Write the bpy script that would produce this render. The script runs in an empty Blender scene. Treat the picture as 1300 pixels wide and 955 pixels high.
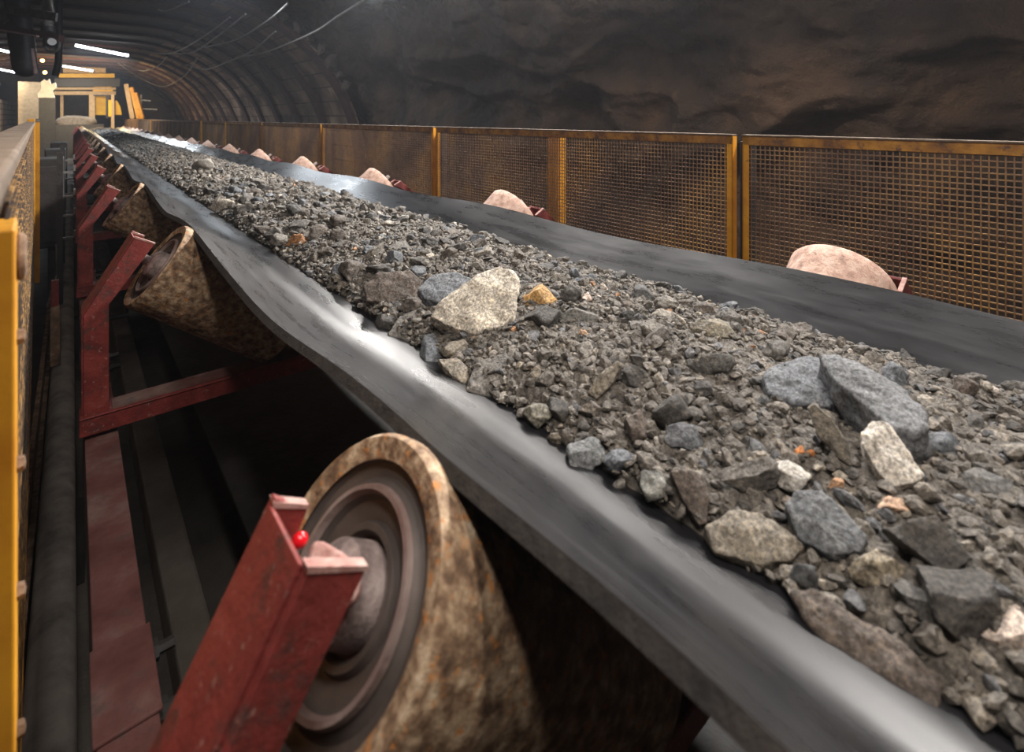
import bpy, math, random
import numpy as np
from mathutils import Vector, Matrix, noise
R = math.radians
H = 1.5                      # eye height over the gallery floor; every helper below takes absolute z
col = bpy.context.scene.collection
F_PX = 666.0; YAW = 39.96
CC, SS = math.cos(R(YAW)), math.sin(R(YAW))

# ------------------------------------------------------------------ materials
def newmat(name):
    m = bpy.data.materials.new(name); m.use_nodes = True
    nt = m.node_tree; nt.nodes.clear()
    out = nt.nodes.new('ShaderNodeOutputMaterial'); b = nt.nodes.new('ShaderNodeBsdfPrincipled')
    nt.links.new(b.outputs[0], out.inputs[0])
    return m, nt, b
def N(nt, typ, **kw):
    n = nt.nodes.new(typ)
    for k, v in kw.items():
        if k in n.inputs.keys(): n.inputs[k].default_value = v
        else: setattr(n, k, v)
    return n
def ramp(nt, fac, stops):
    n = nt.nodes.new('ShaderNodeValToRGB'); e = n.color_ramp.elements
    while len(e) < len(stops): e.new(0.5)
    for i, (p, c) in enumerate(stops):
        e[i].position = p; e[i].color = (c[0], c[1], c[2], 1)
    nt.links.new(fac, n.inputs[0]); return n
def coords(nt, scale=(1, 1, 1), kind='Object'):
    tc = nt.nodes.new('ShaderNodeTexCoord'); mp = nt.nodes.new('ShaderNodeMapping')
    mp.inputs['Scale'].default_value = scale
    nt.links.new(tc.outputs[kind], mp.inputs[0]); return mp.outputs[0]
def noise_mat(name, stops, scale=8, rough=0.8, bump=0.3, bscale=None, detail=8, metallic=0, stretch=(1, 1, 1), spots=None, dist=0.0, rr=None, bdist=0.02, spec=0.5):
    m, nt, b = newmat(name)
    co = coords(nt, stretch)
    n = N(nt, 'ShaderNodeTexNoise', Scale=scale, Detail=detail, Roughness=0.62, Distortion=dist)
    nt.links.new(co, n.inputs['Vector'])
    c = ramp(nt, n.outputs[0], stops); colr = c.outputs[0]
    if spots:
        for (ss, lo, hi, sc) in spots:
            n2 = N(nt, 'ShaderNodeTexNoise', Scale=ss, Detail=6, Roughness=0.7); nt.links.new(co, n2.inputs['Vector'])
            r2 = ramp(nt, n2.outputs[0], [(lo, (0, 0, 0)), (hi, (1, 1, 1))])
            mx = nt.nodes.new('ShaderNodeMix'); mx.data_type = 'RGBA'
            nt.links.new(r2.outputs[0], mx.inputs[0]); nt.links.new(colr, mx.inputs[6]); mx.inputs[7].default_value = (*sc, 1)
            colr = mx.outputs[2]
    nt.links.new(colr, b.inputs['Base Color'])
    b.inputs['Roughness'].default_value = rough; b.inputs['Metallic'].default_value = metallic
    b.inputs['Specular IOR Level'].default_value = spec
    if rr:
        r3 = ramp(nt, n.outputs[0], [(0.3, (rr[0],) * 3), (0.7, (rr[1],) * 3)]); nt.links.new(r3.outputs[0], b.inputs['Roughness'])
    if bump:
        nb = N(nt, 'ShaderNodeTexNoise', Scale=bscale or scale * 4, Detail=8, Roughness=0.65); nt.links.new(co, nb.inputs['Vector'])
        bp = N(nt, 'ShaderNodeBump', Strength=bump, Distance=bdist); nt.links.new(nb.outputs[0], bp.inputs['Height']); nt.links.new(bp.outputs[0], b.inputs['Normal'])
    return m
def emit_mat(name, c, s):
    m = bpy.data.materials.new(name); m.use_nodes = True; nt = m.node_tree; nt.nodes.clear()
    o = nt.nodes.new('ShaderNodeOutputMaterial'); e = nt.nodes.new('ShaderNodeEmission')
    e.inputs[0].default_value = (*c, 1); e.inputs[1].default_value = s; nt.links.new(e.outputs[0], o.inputs[0]); return m

M = {}
M['belt'] = noise_mat('belt_rubber', [(0.3, (.006, .006, .007)), (0.55, (.011, .011, .013)), (0.75, (.022, .022, .025))], scale=5, rough=.42, bump=.06, bscale=60,
                      stretch=(6, 1, 6), spots=[(40, .60, .85, (.035, .035, .036))], rr=(.24, .35), bdist=.0014)
M['belt_edge'] = noise_mat('belt_edge_frayed', [(0.3, (.02, .018, .017)), (0.7, (.06, .05, .045))], scale=30, rough=.9, bump=.8, bscale=90)
M['red'] = noise_mat('red_paint', dist=.6, stops=[(0.3, (.10, .013, .011)), (0.6, (.23, .034, .028)), (0.8, (.28, .07, .055))], scale=14, rough=.6, bump=.55, bscale=75,
                     spots=[(26, .55, .68, (.06, .030, .025)), (90, .60, .70, (.34, .20, .17))], bdist=.004)
M['red_dusty'] = noise_mat('red_paint_dusty', [(0.35, (.07, .020, .017)), (0.5, (.12, .045, .040)), (0.7, (.20, .14, .125))], scale=7, rough=.85, bump=.3, bscale=60, spots=[(12, .55, .7, (.05, .045, .042))], bdist=.004)
M['dark_red'] = noise_mat('oxide_steel', [(0.3, (.035, .012, .010)), (0.7, (.085, .030, .024))], scale=6, rough=.8, bump=.3)
M['worn_edge'] = noise_mat('worn_pink_edge', [(0.3, (.26, .10, .085)), (0.5, (.40, .22, .19)), (0.7, (.50, .36, .32))], scale=60, rough=.7, bump=.3)
M['bright_red'] = noise_mat('gloss_red', [(0.3, (.55, .005, .01)), (0.7, (.75, .01, .02))], scale=20, rough=.2, bump=0)
M['roller'] = noise_mat('rusty_roller', [(0.30, (.05, .03, .018)), (0.45, (.20, .12, .07)), (0.58, (.42, .30, .19)), (0.75, (.70, .58, .45))], scale=60, rough=.75, bump=.6, bscale=110,
                        spots=[(9, .55, .72, (.12, .07, .04)), (80, .56, .64, (.50, .20, .05))], bdist=.006, detail=10)
M['roller_pink'] = noise_mat('pink_dust_roller', [(0.30, (.30, .17, .13)), (0.5, (.56, .36, .28)), (0.7, (.72, .54, .45))], scale=46, rough=.75, bump=.5, bscale=60, spots=[(55, .60, .68, (.20, .12, .09))], bdist=.006)
M['roller_mix'] = M['roller']
M['disc'] = noise_mat('roller_disc_steel', [(0.3, (.035, .028, .025)), (0.7, (.12, .095, .085))], scale=9, rough=.62, bump=.2, bscale=50, metallic=.35, bdist=.004)
M['rimline'] = noise_mat('ring_lip', [(0.3, (.16, .10, .09)), (0.7, (.30, .24, .22))], scale=20, rough=.6, bump=.2, metallic=.2)
M['dusty_hub'] = noise_mat('dusty_hub', [(0.3, (.10, .075, .07)), (0.5, (.28, .22, .21)), (0.7, (.42, .35, .33))], scale=45, rough=.8, bump=.6, bdist=.004)
M['steel'] = noise_mat('galvanised_dusty', [(0.3, (.10, .095, .09)), (0.7, (.26, .25, .24))], scale=18, rough=.6, bump=.3, metallic=.4)
M['yellow'] = noise_mat('yellow_paint', [(0.3, (.50, .20, .012)), (0.6, (.68, .32, .02)), (0.85, (.55, .24, .03))], scale=10, rough=.5, bump=.2, bscale=60,
                        spots=[(38, .62, .70, (.10, .04, .02))], bdist=.003)
M['yellow_rust'] = noise_mat('yellow_rusting', [(0.35, (.13, .055, .02)), (0.5, (.30, .13, .02)), (0.7, (.50, .24, .03))], scale=14, rough=.7, bump=.3, spots=[(30, .55, .65, (.10, .05, .03))])
M['wire'] = noise_mat('mesh_wire', [(0.35, (.10, .055, .032)), (0.5, (.20, .115, .06)), (0.62, (.31, .17, .055)), (0.8, (.24, .17, .12))], scale=2.6, rough=.6, bump=0, detail=6, spots=[(30, .55, .65, (.14, .06, .03))])
M['wire_left'] = noise_mat('mesh_wire_speckled', [(0.38, (.018, .010, .006)), (0.5, (.12, .065, .025)), (0.6, (.40, .21, .05)), (0.7, (.50, .36, .20))], scale=75, rough=.6, bump=0, detail=3, stretch=(1, .35, 1), spots=[(5, .5, .62, (.03, .017, .010))])  # yellow-brown speckle; its dark and bright dots also paint in the weave's shading
M['cap_rail'] = noise_mat('dusty_rail', [(0.3, (.07, .045, .028)), (0.55, (.17, .125, .09)), (0.75, (.30, .25, .20))], scale=22, rough=.75, bump=.5, bdist=.005)
M['rock_wall'] = noise_mat('sprayed_rock', [(0.3, (.009, .006, .0045)), (0.5, (.05, .030, .019)), (0.7, (.12, .074, .046))], scale=1.4, rough=.55, bump=1.0, bscale=14, rr=(.5, .75), bdist=.04,
                           spots=[(3.2, .60, .76, (.11, .07, .042))], detail=12)
M['ceil'] = noise_mat('ceiling_rock', [(0.3, (.03, .03, .031)), (0.7, (.075, .072, .07))], scale=2, rough=.7, bump=.8, bscale=7, bdist=.04)
M['floor'] = noise_mat('floor_concrete', [(0.3, (.05, .044, .04)), (0.7, (.12, .108, .095))], scale=3, rough=.8, bump=.6, bscale=25)
M['kerb'] = noise_mat('kerb_concrete', [(0.3, (.12, .10, .085)), (0.7, (.24, .21, .18))], scale=6, rough=.85, bump=.4)
M['pipe'] = noise_mat('dusty_pipe', [(0.3, (.16, .145, .135)), (0.5, (.34, .315, .29)), (0.75, (.50, .46, .42))], scale=8, rough=.75, bump=.5, bdist=.006)
M['rust'] = noise_mat('rusty_edge', [(0.3, (.08, .05, .03)), (0.5, (.22, .14, .09)), (0.7, (.42, .29, .19))], scale=20, rough=.85, bump=.6)
M['black'] = noise_mat('black_steel', [(0.3, (.012, .012, .012)), (0.7, (.035, .033, .032))], scale=12, rough=.6, bump=.2)
M['cable'] = noise_mat('cable_sheath', [(0.3, (.22, .20, .19)), (0.7, (.42, .40, .38))], scale=30, rough=.6, bump=0)
M['duct'] = noise_mat('dark_duct', [(0.3, (.02, .018, .018)), (0.7, (.05, .045, .045))], scale=10, rough=.5, bump=.2)
M['pinkpipe'] = noise_mat('pink_pipe', [(0.3, (.30, .16, .15)), (0.7, (.48, .33, .31))], scale=12, rough=.6, bump=.1)
M['cream'] = noise_mat('cream_paint', [(0.3, (.50, .33, .17)), (0.7, (.72, .52, .30))], scale=10, rough=.6, bump=.1)
M['white'] = noise_mat('white_sheet', [(0.3, (.55, .52, .5)), (0.7, (.75, .72, .7))], scale=6, rough=.7, bump=.3)
M['yel_bright'] = noise_mat('bright_yellow_panel', [(0.3, (.80, .42, .004)), (0.7, (.95, .58, .008))], scale=5, rough=.5, bump=.1)
M['heap'] = noise_mat('beige_spoil', [(0.3, (.10, .08, .06)), (0.7, (.30, .25, .20))], scale=20, rough=.9, bump=.8)
M['tube'] = emit_mat('lamp_tube', (.86, .93, 1.0), 26)
M['tube_small'] = emit_mat('lamp_tube_far', (.86, .93, 1.0), 14)
M['bulb'] = emit_mat('warm_bulb', (1.0, .55, .18), 12)

# lining: concrete blocks with joints
def lining_mat():
    m, nt, b = newmat('lining_blocks')
    uv = nt.nodes.new('ShaderNodeUVMap')
    br = N(nt, 'ShaderNodeTexBrick', Scale=1.0, **{'Mortar Size': .012, 'Brick Width': .62, 'Row Height': .31})
    br.inputs['Color1'].default_value = (.26, .18, .13, 1); br.inputs['Color2'].default_value = (.46, .34, .25, 1); br.inputs['Mortar'].default_value = (.02, .015, .012, 1)
    nt.links.new(uv.outputs[0], br.inputs['Vector'])
    n = N(nt, 'ShaderNodeTexNoise', Scale=1.6, Detail=8); nt.links.new(coords(nt), n.inputs['Vector'])
    r = ramp(nt, n.outputs[0], [(.38, (.25, .2, .2)), (.62, (1.1, 1.05, 1))])
    mx = nt.nodes.new('ShaderNodeMix'); mx.data_type = 'RGBA'; mx.blend_type = 'MULTIPLY'; mx.inputs[0].default_value = 1
    nt.links.new(br.outputs[0], mx.inputs[6]); nt.links.new(r.outputs[0], mx.inputs[7])
    nt.links.new(mx.outputs[2], b.inputs['Base Color']); b.inputs['Roughness'].default_value = .8
    bp = N(nt, 'ShaderNodeBump', Strength=.6, Distance=.03); nt.links.new(br.outputs[1], bp.inputs['Height']); bp.invert = True; nt.links.new(bp.outputs[0], b.inputs['Normal'])
    return m
M['lining'] = lining_mat()
def brick_mat():
    m, nt, b = newmat('brick_masonry')
    br = N(nt, 'ShaderNodeTexBrick', Scale=1.0, **{'Mortar Size': .02, 'Brick Width': .5, 'Row Height': .2})
    br.inputs['Color1'].default_value = (.16, .12, .10, 1); br.inputs['Color2'].default_value = (.30, .24, .20, 1); br.inputs['Mortar'].default_value = (.07, .06, .05, 1)
    co = nt.nodes.new('ShaderNodeTexCoord'); sp = nt.nodes.new('ShaderNodeSeparateXYZ'); cb = nt.nodes.new('ShaderNodeCombineXYZ')
    nt.links.new(co.outputs['Object'], sp.inputs[0]); nt.links.new(sp.outputs[1], cb.inputs[0]); nt.links.new(sp.outputs[2], cb.inputs[1]); nt.links.new(cb.outputs[0], br.inputs['Vector'])
    nt.links.new(br.outputs[0], b.inputs['Base Color']); b.inputs['Roughness'].default_value = .85
    return m
M['brick'] = brick_mat()

def stone_mat(name, source):
    """granular stone whose own base colour comes from the object colour or from a per-stone attribute"""
    m, nt, b = newmat(name)
    if source == 'object':
        oi = nt.nodes.new('ShaderNodeObjectInfo'); base = oi.outputs['Color']
    else:
        at = nt.nodes.new('ShaderNodeAttribute'); at.attribute_name = 'stone_colour'; base = at.outputs['Color']
    geo = nt.nodes.new('ShaderNodeNewGeometry')
    n1 = N(nt, 'ShaderNodeTexNoise', Scale=34, Detail=10, Roughness=.7); nt.links.new(geo.outputs['Position'], n1.inputs['Vector'])
    n2 = N(nt, 'ShaderNodeTexNoise', Scale=210, Detail=5, Roughness=.7); nt.links.new(geo.outputs['Position'], n2.inputs['Vector'])
    r1 = ramp(nt, n1.outputs[0], [(.3, (.55, .53, .5)), (.5, (.95, .95, .95)), (.68, (1.35, 1.3, 1.22))])
    r2 = ramp(nt, n2.outputs[0], [(.36, (.42, .40, .38)), (.5, (1, 1, 1)), (.64, (1.75, 1.7, 1.6))])
    m1 = nt.nodes.new('ShaderNodeMix'); m1.data_type = 'RGBA'; m1.blend_type = 'MULTIPLY'; m1.inputs[0].default_value = 1
    m2 = nt.nodes.new('ShaderNodeMix'); m2.data_type = 'RGBA'; m2.blend_type = 'MULTIPLY'; m2.inputs[0].default_value = 1
    nt.links.new(base, m1.inputs[6]); nt.links.new(r1.outputs[0], m1.inputs[7]); nt.links.new(m1.outputs[2], m2.inputs[6]); nt.links.new(r2.outputs[0], m2.inputs[7])
    nt.links.new(m2.outputs[2], b.inputs['Base Color']); b.inputs['Roughness'].default_value = .72
    bp1 = N(nt, 'ShaderNodeBump', Strength=.8, Distance=.008); nt.links.new(n1.outputs[0], bp1.inputs['Height'])
    bp2 = N(nt, 'ShaderNodeBump', Strength=.7, Distance=.0025); nt.links.new(n2.outputs[0], bp2.inputs['Height']); nt.links.new(bp1.outputs[0], bp2.inputs['Normal'])
    nt.links.new(bp2.outputs[0], b.inputs['Normal'])
    return m
M['stone'] = stone_mat('stone', 'object'); M['ore'] = stone_mat('crushed_ore', 'attr')

# ------------------------------------------------------------------ mesh builder
class MB:
    def __init__(s): s.v = []; s.f = []; s.mi = []; s.cur = 0
    def add(s, vs, fs):
        o = len(s.v); s.v += [tuple(v) for v in vs]; s.f += [tuple(i + o for i in f) for f in fs]; s.mi += [s.cur] * len(fs); return s
    def box(s, c, d, rot=None):
        x, y, z = d[0] / 2, d[1] / 2, d[2] / 2
        vs = [Vector(p) for p in [(-x, -y, -z), (x, -y, -z), (x, y, -z), (-x, y, -z), (-x, -y, z), (x, -y, z), (x, y, z), (-x, y, z)]]
        if rot is not None: vs = [rot @ v for v in vs]
        vs = [v + Vector(c) for v in vs]
        return s.add(vs, [(0, 3, 2, 1), (4, 5, 6, 7), (0, 1, 5, 4), (1, 2, 6, 5), (2, 3, 7, 6), (3, 0, 4, 7)])
    def bx(s, a, b):
        return s.box([(a[i] + b[i]) / 2 for i in range(3)], [abs(b[i] - a[i]) for i in range(3)])
    def prism(s, poly, y0, y1):        # polygon in xz, extruded along y
        n = len(poly); vs = [(p[0], y0, p[1]) for p in poly] + [(p[0], y1, p[1]) for p in poly]
        fs = [tuple(range(n)), tuple(range(2 * n - 1, n - 1, -1))] + [(i, i + n, (i + 1) % n + n, (i + 1) % n) for i in range(n)]
        return s.add(vs, fs)
    def bar(s, a, b, w, h=None, up=(0, 0, 1)):
        a, b = Vector(a), Vector(b); h = h or w; t = (b - a).normalized(); u = Vector(up)
        if abs(t.dot(u)) > .98: u = Vector((1, 0, 0))
        sx = t.cross(u).normalized(); uz = sx.cross(t)
        vs = []
        for p in (a, b):
            for i, j in ((-1, -1), (1, -1), (1, 1), (-1, 1)): vs.append(p + sx * (i * w / 2) + uz * (j * h / 2))
        return s.add(vs, [(0, 3, 2, 1), (4, 5, 6, 7), (0, 1, 5, 4), (1, 2, 6, 5), (2, 3, 7, 6), (3, 0, 4, 7)])
    def tube(s, pts, r, n=10, caps=True):
        pts = [Vector(p) for p in pts]; rs = r if isinstance(r, (list, tuple)) else [r] * len(pts)
        vs = []; prev = None
        for i, p in enumerate(pts):
            t = (pts[min(i + 1, len(pts) - 1)] - pts[max(i - 1, 0)]).normalized()
            u = Vector((0, 0, 1)) if abs(t.z) < .95 else Vector((1, 0, 0))
            if prev is not None: u = prev
            a = (u - t * u.dot(t)).normalized(); prev = a; b = t.cross(a)
            for k in range(n):
                q = 2 * math.pi * k / n; vs.append(p + a * (rs[i] * math.cos(q)) + b * (rs[i] * math.sin(q)))
        fs = [(i * n + k, i * n + (k + 1) % n, (i + 1) * n + (k + 1) % n, (i + 1) * n + k) for i in range(len(pts) - 1) for k in range(n)]
        if caps: fs += [tuple(range(n - 1, -1, -1)), tuple(range((len(pts) - 1) * n, len(pts) * n))]
        return s.add(vs, fs)
    def lathe(s, prof, n=64):          # profile (x along axis, radius), axis = local x
        vs = []; m = len(prof)
        for (x, r) in prof:
            for k in range(n):
                q = 2 * math.pi * k / n; vs.append((x, r * math.cos(q), r * math.sin(q)))
        fs = [(i * n + k, (i + 1) * n + k, (i + 1) * n + (k + 1) % n, i * n + (k + 1) % n) for i in range(m - 1) for k in range(n)]
        return s.add(vs, fs)
    def build(s, name, mat, parent=None, smooth=False, bevel=0, loc=None):
        me = bpy.data.meshes.new(name); me.from_pydata(s.v, [], s.f)
        mats = mat if isinstance(mat, (list, tuple)) else [mat]
        for m in mats: me.materials.append(m)
        if len(mats) > 1: me.polygons.foreach_set('material_index', s.mi)
        if smooth: me.polygons.foreach_set('use_smooth', [True] * len(me.polygons))
        me.update()
        o = bpy.data.objects.new(name, me); col.objects.link(o)
        if parent is not None: o.parent = parent
        if loc is not None: o.location = loc
        if bevel:
            b = o.modifiers.new('bevel', 'BEVEL'); b.width = bevel; b.segments = 2; b.limit_method = 'ANGLE'
        if smooth:
            e = o.modifiers.new('es', 'EDGE_SPLIT'); e.split_angle = R(38)
        return o
def tag(o, label=None, cat=None, group=None, kind=None):
    if label: o['label'] = label
    if cat: o['category'] = cat
    if group: o['group'] = group
    if kind: o['kind'] = kind
    return o
def empty(name, loc=(0, 0, 0), label=None, cat=None, group=None, rot=(0, 0, 0)):
    o = bpy.data.objects.new(name, None); o.empty_display_size = .1; col.objects.link(o); o.location = loc; o.rotation_euler = rot
    return tag(o, label, cat, group)
def copy_tree(o, parent=None):
    c = o.copy(); col.objects.link(c)
    if parent is not None: c.parent = parent
    for ch in list(o.children): copy_tree(ch, c)
    return c
def grid_obj(name, P, mat, uv=None, smooth=True):
    """P: (m,n,3) array"""
    m, n = P.shape[:2]
    idx = np.arange(m * n).reshape(m, n)
    F = np.stack([idx[:-1, :-1], idx[1:, :-1], idx[1:, 1:], idx[:-1, 1:]], -1).reshape(-1, 4)
    me = bpy.data.meshes.new(name); me.vertices.add(m * n); me.vertices.foreach_set('co', P.reshape(-1).astype(np.float32))
    me.loops.add(F.size); me.loops.foreach_set('vertex_index', F.reshape(-1).astype(np.int32))
    me.polygons.add(len(F)); me.polygons.foreach_set('loop_start', (np.arange(len(F)) * 4).astype(np.int32))
    me.update(calc_edges=True); me.materials.append(mat)
    if smooth: me.polygons.foreach_set('use_smooth', [True] * len(F))
    if uv is not None:
        l = me.uv_layers.new(name='UVMap'); l.data.foreach_set('uv', uv.reshape(-1, 2)[F.reshape(-1)].reshape(-1).astype(np.float32))
    me.update()
    o = bpy.data.objects.new(name, me); col.objects.link(o); return o

# ------------------------------------------------------------------ camera
cam = bpy.data.cameras.new('camera'); co = bpy.data.objects.new('camera', cam); col.objects.link(co)
co.location = (0, 0, H); co.rotation_euler = (R(90), 0, R(-YAW))
cam.sensor_width = 36; cam.lens = F_PX / 1300 * 36; cam.shift_y = -(477.5 - 149) / 1300
cam.clip_start = .02; cam.clip_end = 200
cam.dof.use_dof = True; cam.dof.focus_distance = 1.45; cam.dof.aperture_fstop = 5.0
bpy.context.scene.camera = co
def px2ray(px, py):                    # direction with unit depth
    a = (px - 650) / F_PX; b = (149 - py) / F_PX
    return np.array([SS + CC * a, CC - SS * a, b])
def at_depth(px, py, d): r = px2ray(px, py) * d; return Vector((r[0], r[1], H + r[2]))

# ------------------------------------------------------------------ tunnel
Y0R, YJ, YE = -3.0, 9.4, 33.0
def vault(a, r=3.0):
    """a: path length style parameter 0..1 from the right foot over the crown to the left foot -> (x, z)"""
    cxr, cxl, cz = 1.2, -1.1, H - 1.0
    L1 = cz; L2 = r * math.pi / 2; L3 = cxr - cxl; tot = 2 * L1 + 2 * L2 + L3; s = a * tot
    if s < L1: return cxr + r, s, 1, 0
    s -= L1
    if s < L2: q = s / r; return cxr + r * math.cos(q), cz + r * math.sin(q), math.cos(q), math.sin(q)
    s -= L2
    if s < L3: return cxr - s, cz + r, 0, 1
    s -= L3
    if s < L2: q = math.pi / 2 + s / r; return cxl + r * math.cos(q), cz + r * math.sin(q), math.cos(q), math.sin(q)
    s -= L2
    return cxl - r, cz - s, -1, 0
def tot_len(r): return 2 * (H - 1.0) + math.pi * r + 2.3
def rock_patch(name, a0, a1, na, y0, y1, ny, mat, r=3.35, amp=.42):
    P = np.zeros((na, ny, 3))
    for i in range(na):
        x, z, nx, nz = vault(a0 + (a1 - a0) * i / (na - 1), r)
        for j in range(ny):
            y = y0 + (y1 - y0) * j / (ny - 1)
            q = Vector((x * .75, y * .55, z * .9))
            w = Vector((noise.noise(q * .8), noise.noise(q * .8 + Vector((5, 1, 2))), 0)) * .6
            f = noise.noise(q + w) * amp + (.5 - abs(noise.noise(q * 1.8 + w * 2))) * amp * .8 + noise.fractal(q * 4.5, .9, 2.1, 5) * .075
            f -= .1
            P[i, j] = (x - nx * f, y, max(z - nz * f, -.02) if z > .02 else z)
    return tag(grid_obj(name, P, mat), kind='structure')
rock_patch('wall_right', 0, .36, 200, Y0R, YJ + 1.0, 420, M['rock_wall'])
rock_patch('ceiling', .36, .70, 110, Y0R, YJ + .6, 200, M['rock_wall'])
rock_patch('wall_left', .70, 1, 60, Y0R, YJ + .6, 160, M['rock_wall'])
def lining_patch(name, a0, a1, na, mat):
    ny = 60; P = np.zeros((na, ny, 3)); U = np.zeros((na, ny, 2))
    for i in range(na):
        a = a0 + (a1 - a0) * i / (na - 1); x, z, nx, nz = vault(a, 3.06)
        for j in range(ny):
            y = YJ + (YE - YJ) * j / (ny - 1); P[i, j] = (x, y, z); U[i, j] = (y, a * tot_len(3.06))
    return tag(grid_obj(name, P, mat, U), kind='structure')
lining_patch('wall_right_lined', 0, .36, 50, M['lining']); lining_patch('ceiling_lined', .36, .64, 30, M['ceil']); lining_patch('wall_left_lined', .64, 1, 40, M['lining'])
mb = MB(); mb.bx((-4.6, Y0R, -.1), (4.8, YE, 0)); tag(mb.build('floor', M['floor']), kind='structure')
mb = MB(); mb.bx((-4.6, YE, -.1), (4.8, YE + .2, 3.9)); tag(mb.build('wall_back', M['rock_wall']), kind='structure')
mb = MB(); mb.bx((-4.6, Y0R - .2, -.1), (4.8, Y0R, 4.2)); tag(mb.build('wall_front', M['rock_wall']), kind='structure')
mb = MB(); mb.bx((-2.25, 15.5, 0), (-2.0, YE, 2.15)); tag(mb.build('wall_left_brick', M['brick']), kind='structure')
mb = MB(); mb.bx((.20, Y0R, 0), (.29, YE - 6, .14)); tag(mb.build('trim_kerb', M['kerb'], bevel=.01), kind='structure')

# steel arch ribs
def rib_mesh(w=.30, r0=2.99, r1=3.05):
    n = 72; vs = []
    for i in range(n):
        a = .001 + .998 * i / (n - 1)
        xi, zi, _, _ = vault(a, r0); xo, zo, _, _ = vault(a, r1)
        vs += [(xi, -w / 2, zi), (xi, w / 2, zi), (xo, w / 2, zo), (xo, -w / 2, zo)]
    fs = [(i * 4 + k, i * 4 + (k + 1) % 4, (i + 1) * 4 + (k + 1) % 4, (i + 1) * 4 + k) for i in range(n - 1) for k in range(4)] + [(3, 2, 1, 0), (n * 4 - 4, n * 4 - 3, n * 4 - 2, n * 4 - 1)]
    return MB().add(vs, fs)
ordn = ['first', 'second', 'third', 'fourth', 'fifth', 'sixth', 'seventh', 'eighth', 'ninth', 'tenth', 'eleventh', 'twelfth', 'thirteenth', 'fourteenth', 'fifteenth', 'sixteenth', 'seventeenth', 'eighteenth', 'nineteenth', 'twentieth', 'twenty-first', 'twenty-second', 'twenty-third', 'twenty-fourth', 'twenty-fifth']
rib0 = None
for i in range(14):
    y = 9.6 + 1.55 * i
    if rib0 is None: rib0 = o = rib_mesh().build('steel_arch', M['dark_red'])
    else: o = rib0.copy(); col.objects.link(o)
    o.location = (0, y, 0)
    tag(o, f'dark red curved steel arch of the tunnel lining, {ordn[i]} from the bare rock wall', 'steel arch', 'steel arches of the tunnel lining')
# broken lining blocks along the edge where lining meets rock
rnd = random.Random(4)
def rock_verts(seed, sub=3, cuts=12, jag=.10, cut_lo=.52, cut_hi=.86):
    import bmesh
    bm = bmesh.new(); bmesh.ops.create_icosphere(bm, subdivisions=sub, radius=1.0)
    V = np.array([v.co[:] for v in bm.verts]); F = [tuple(v.index for v in f.verts) for f in bm.faces]; bm.free()
    rg = np.random.RandomState(seed)
    for k in range(cuts):
        n = rg.normal(size=3); n /= np.linalg.norm(n); d = rg.uniform(cut_lo, cut_hi)
        t = V @ n - d; V = V - np.outer(np.maximum(t, 0), n)
    if jag:
        o = Vector(rg.uniform(-50, 50, 3))
        for i in range(len(V)):
            p = Vector(V[i]); f = noise.fractal(p * 1.9 + o, .8, 2.2, 4) * jag + (.4 - abs(noise.noise(p * 3.4 + o))) * jag * .5
            V[i] = V[i] * (1 + f)
    V /= np.abs(V).max(0)
    return V, F
def mesh_from(name, V, F, mat, smooth=True):
    me = bpy.data.meshes.new(name); me.from_pydata([tuple(v) for v in V], [], F); me.materials.append(mat)
    if smooth: me.polygons.foreach_set('use_smooth', [True] * len(me.polygons))
    me.update(); return me
blocks = [(383, 80, .30), (402, 62, .26), (412, 84, .34), (428, 98, .24), (437, 74, .22), (424, 116, .26), (446, 104, .2), (372, 62, .2), (355, 48, .24), (338, 34, .22)]
blk_where = ['under the bend of the first arch', 'wedged at the outer edge of the first arch', 'largest and palest of the loose ones', 'below the largest pale loose block', 'against the bare rock',
             'lowest of the loose ones beside the arch', 'outermost beside the rock face', 'upper one behind the hanging cable', 'second from the top by the arch shoulder', 'topmost at the arch shoulder']
for i, (px, py, s) in enumerate(blocks):
    V, F = rock_verts(900 + i, 3, 10, .04)
    me = mesh_from('lining_block', V * np.array([s * .35, s * .35, s * .5]), F, M['stone'])
    o = bpy.data.objects.new('broken_lining_block', me); col.objects.link(o); o.color = (.10, .075, .06, 1)
    p = at_depth(px, py, 9.7); 
    # seat it on the vault surface between radii
    dx, dz = p.x - 1.2, p.z - (H - 1.0); L = math.hypot(dx, dz); rr_ = 3.02 + .12
    o.location = (1.2 + dx / L * rr_, 9.42, H - 1.0 + dz / L * rr_); o.rotation_euler = (rnd.uniform(0, 3), rnd.uniform(0, 3), rnd.uniform(0, 3))
    tag(o, f'broken grey-brown lining block, {blk_where[i]}', 'block', 'broken blocks at the lining edge')

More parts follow.
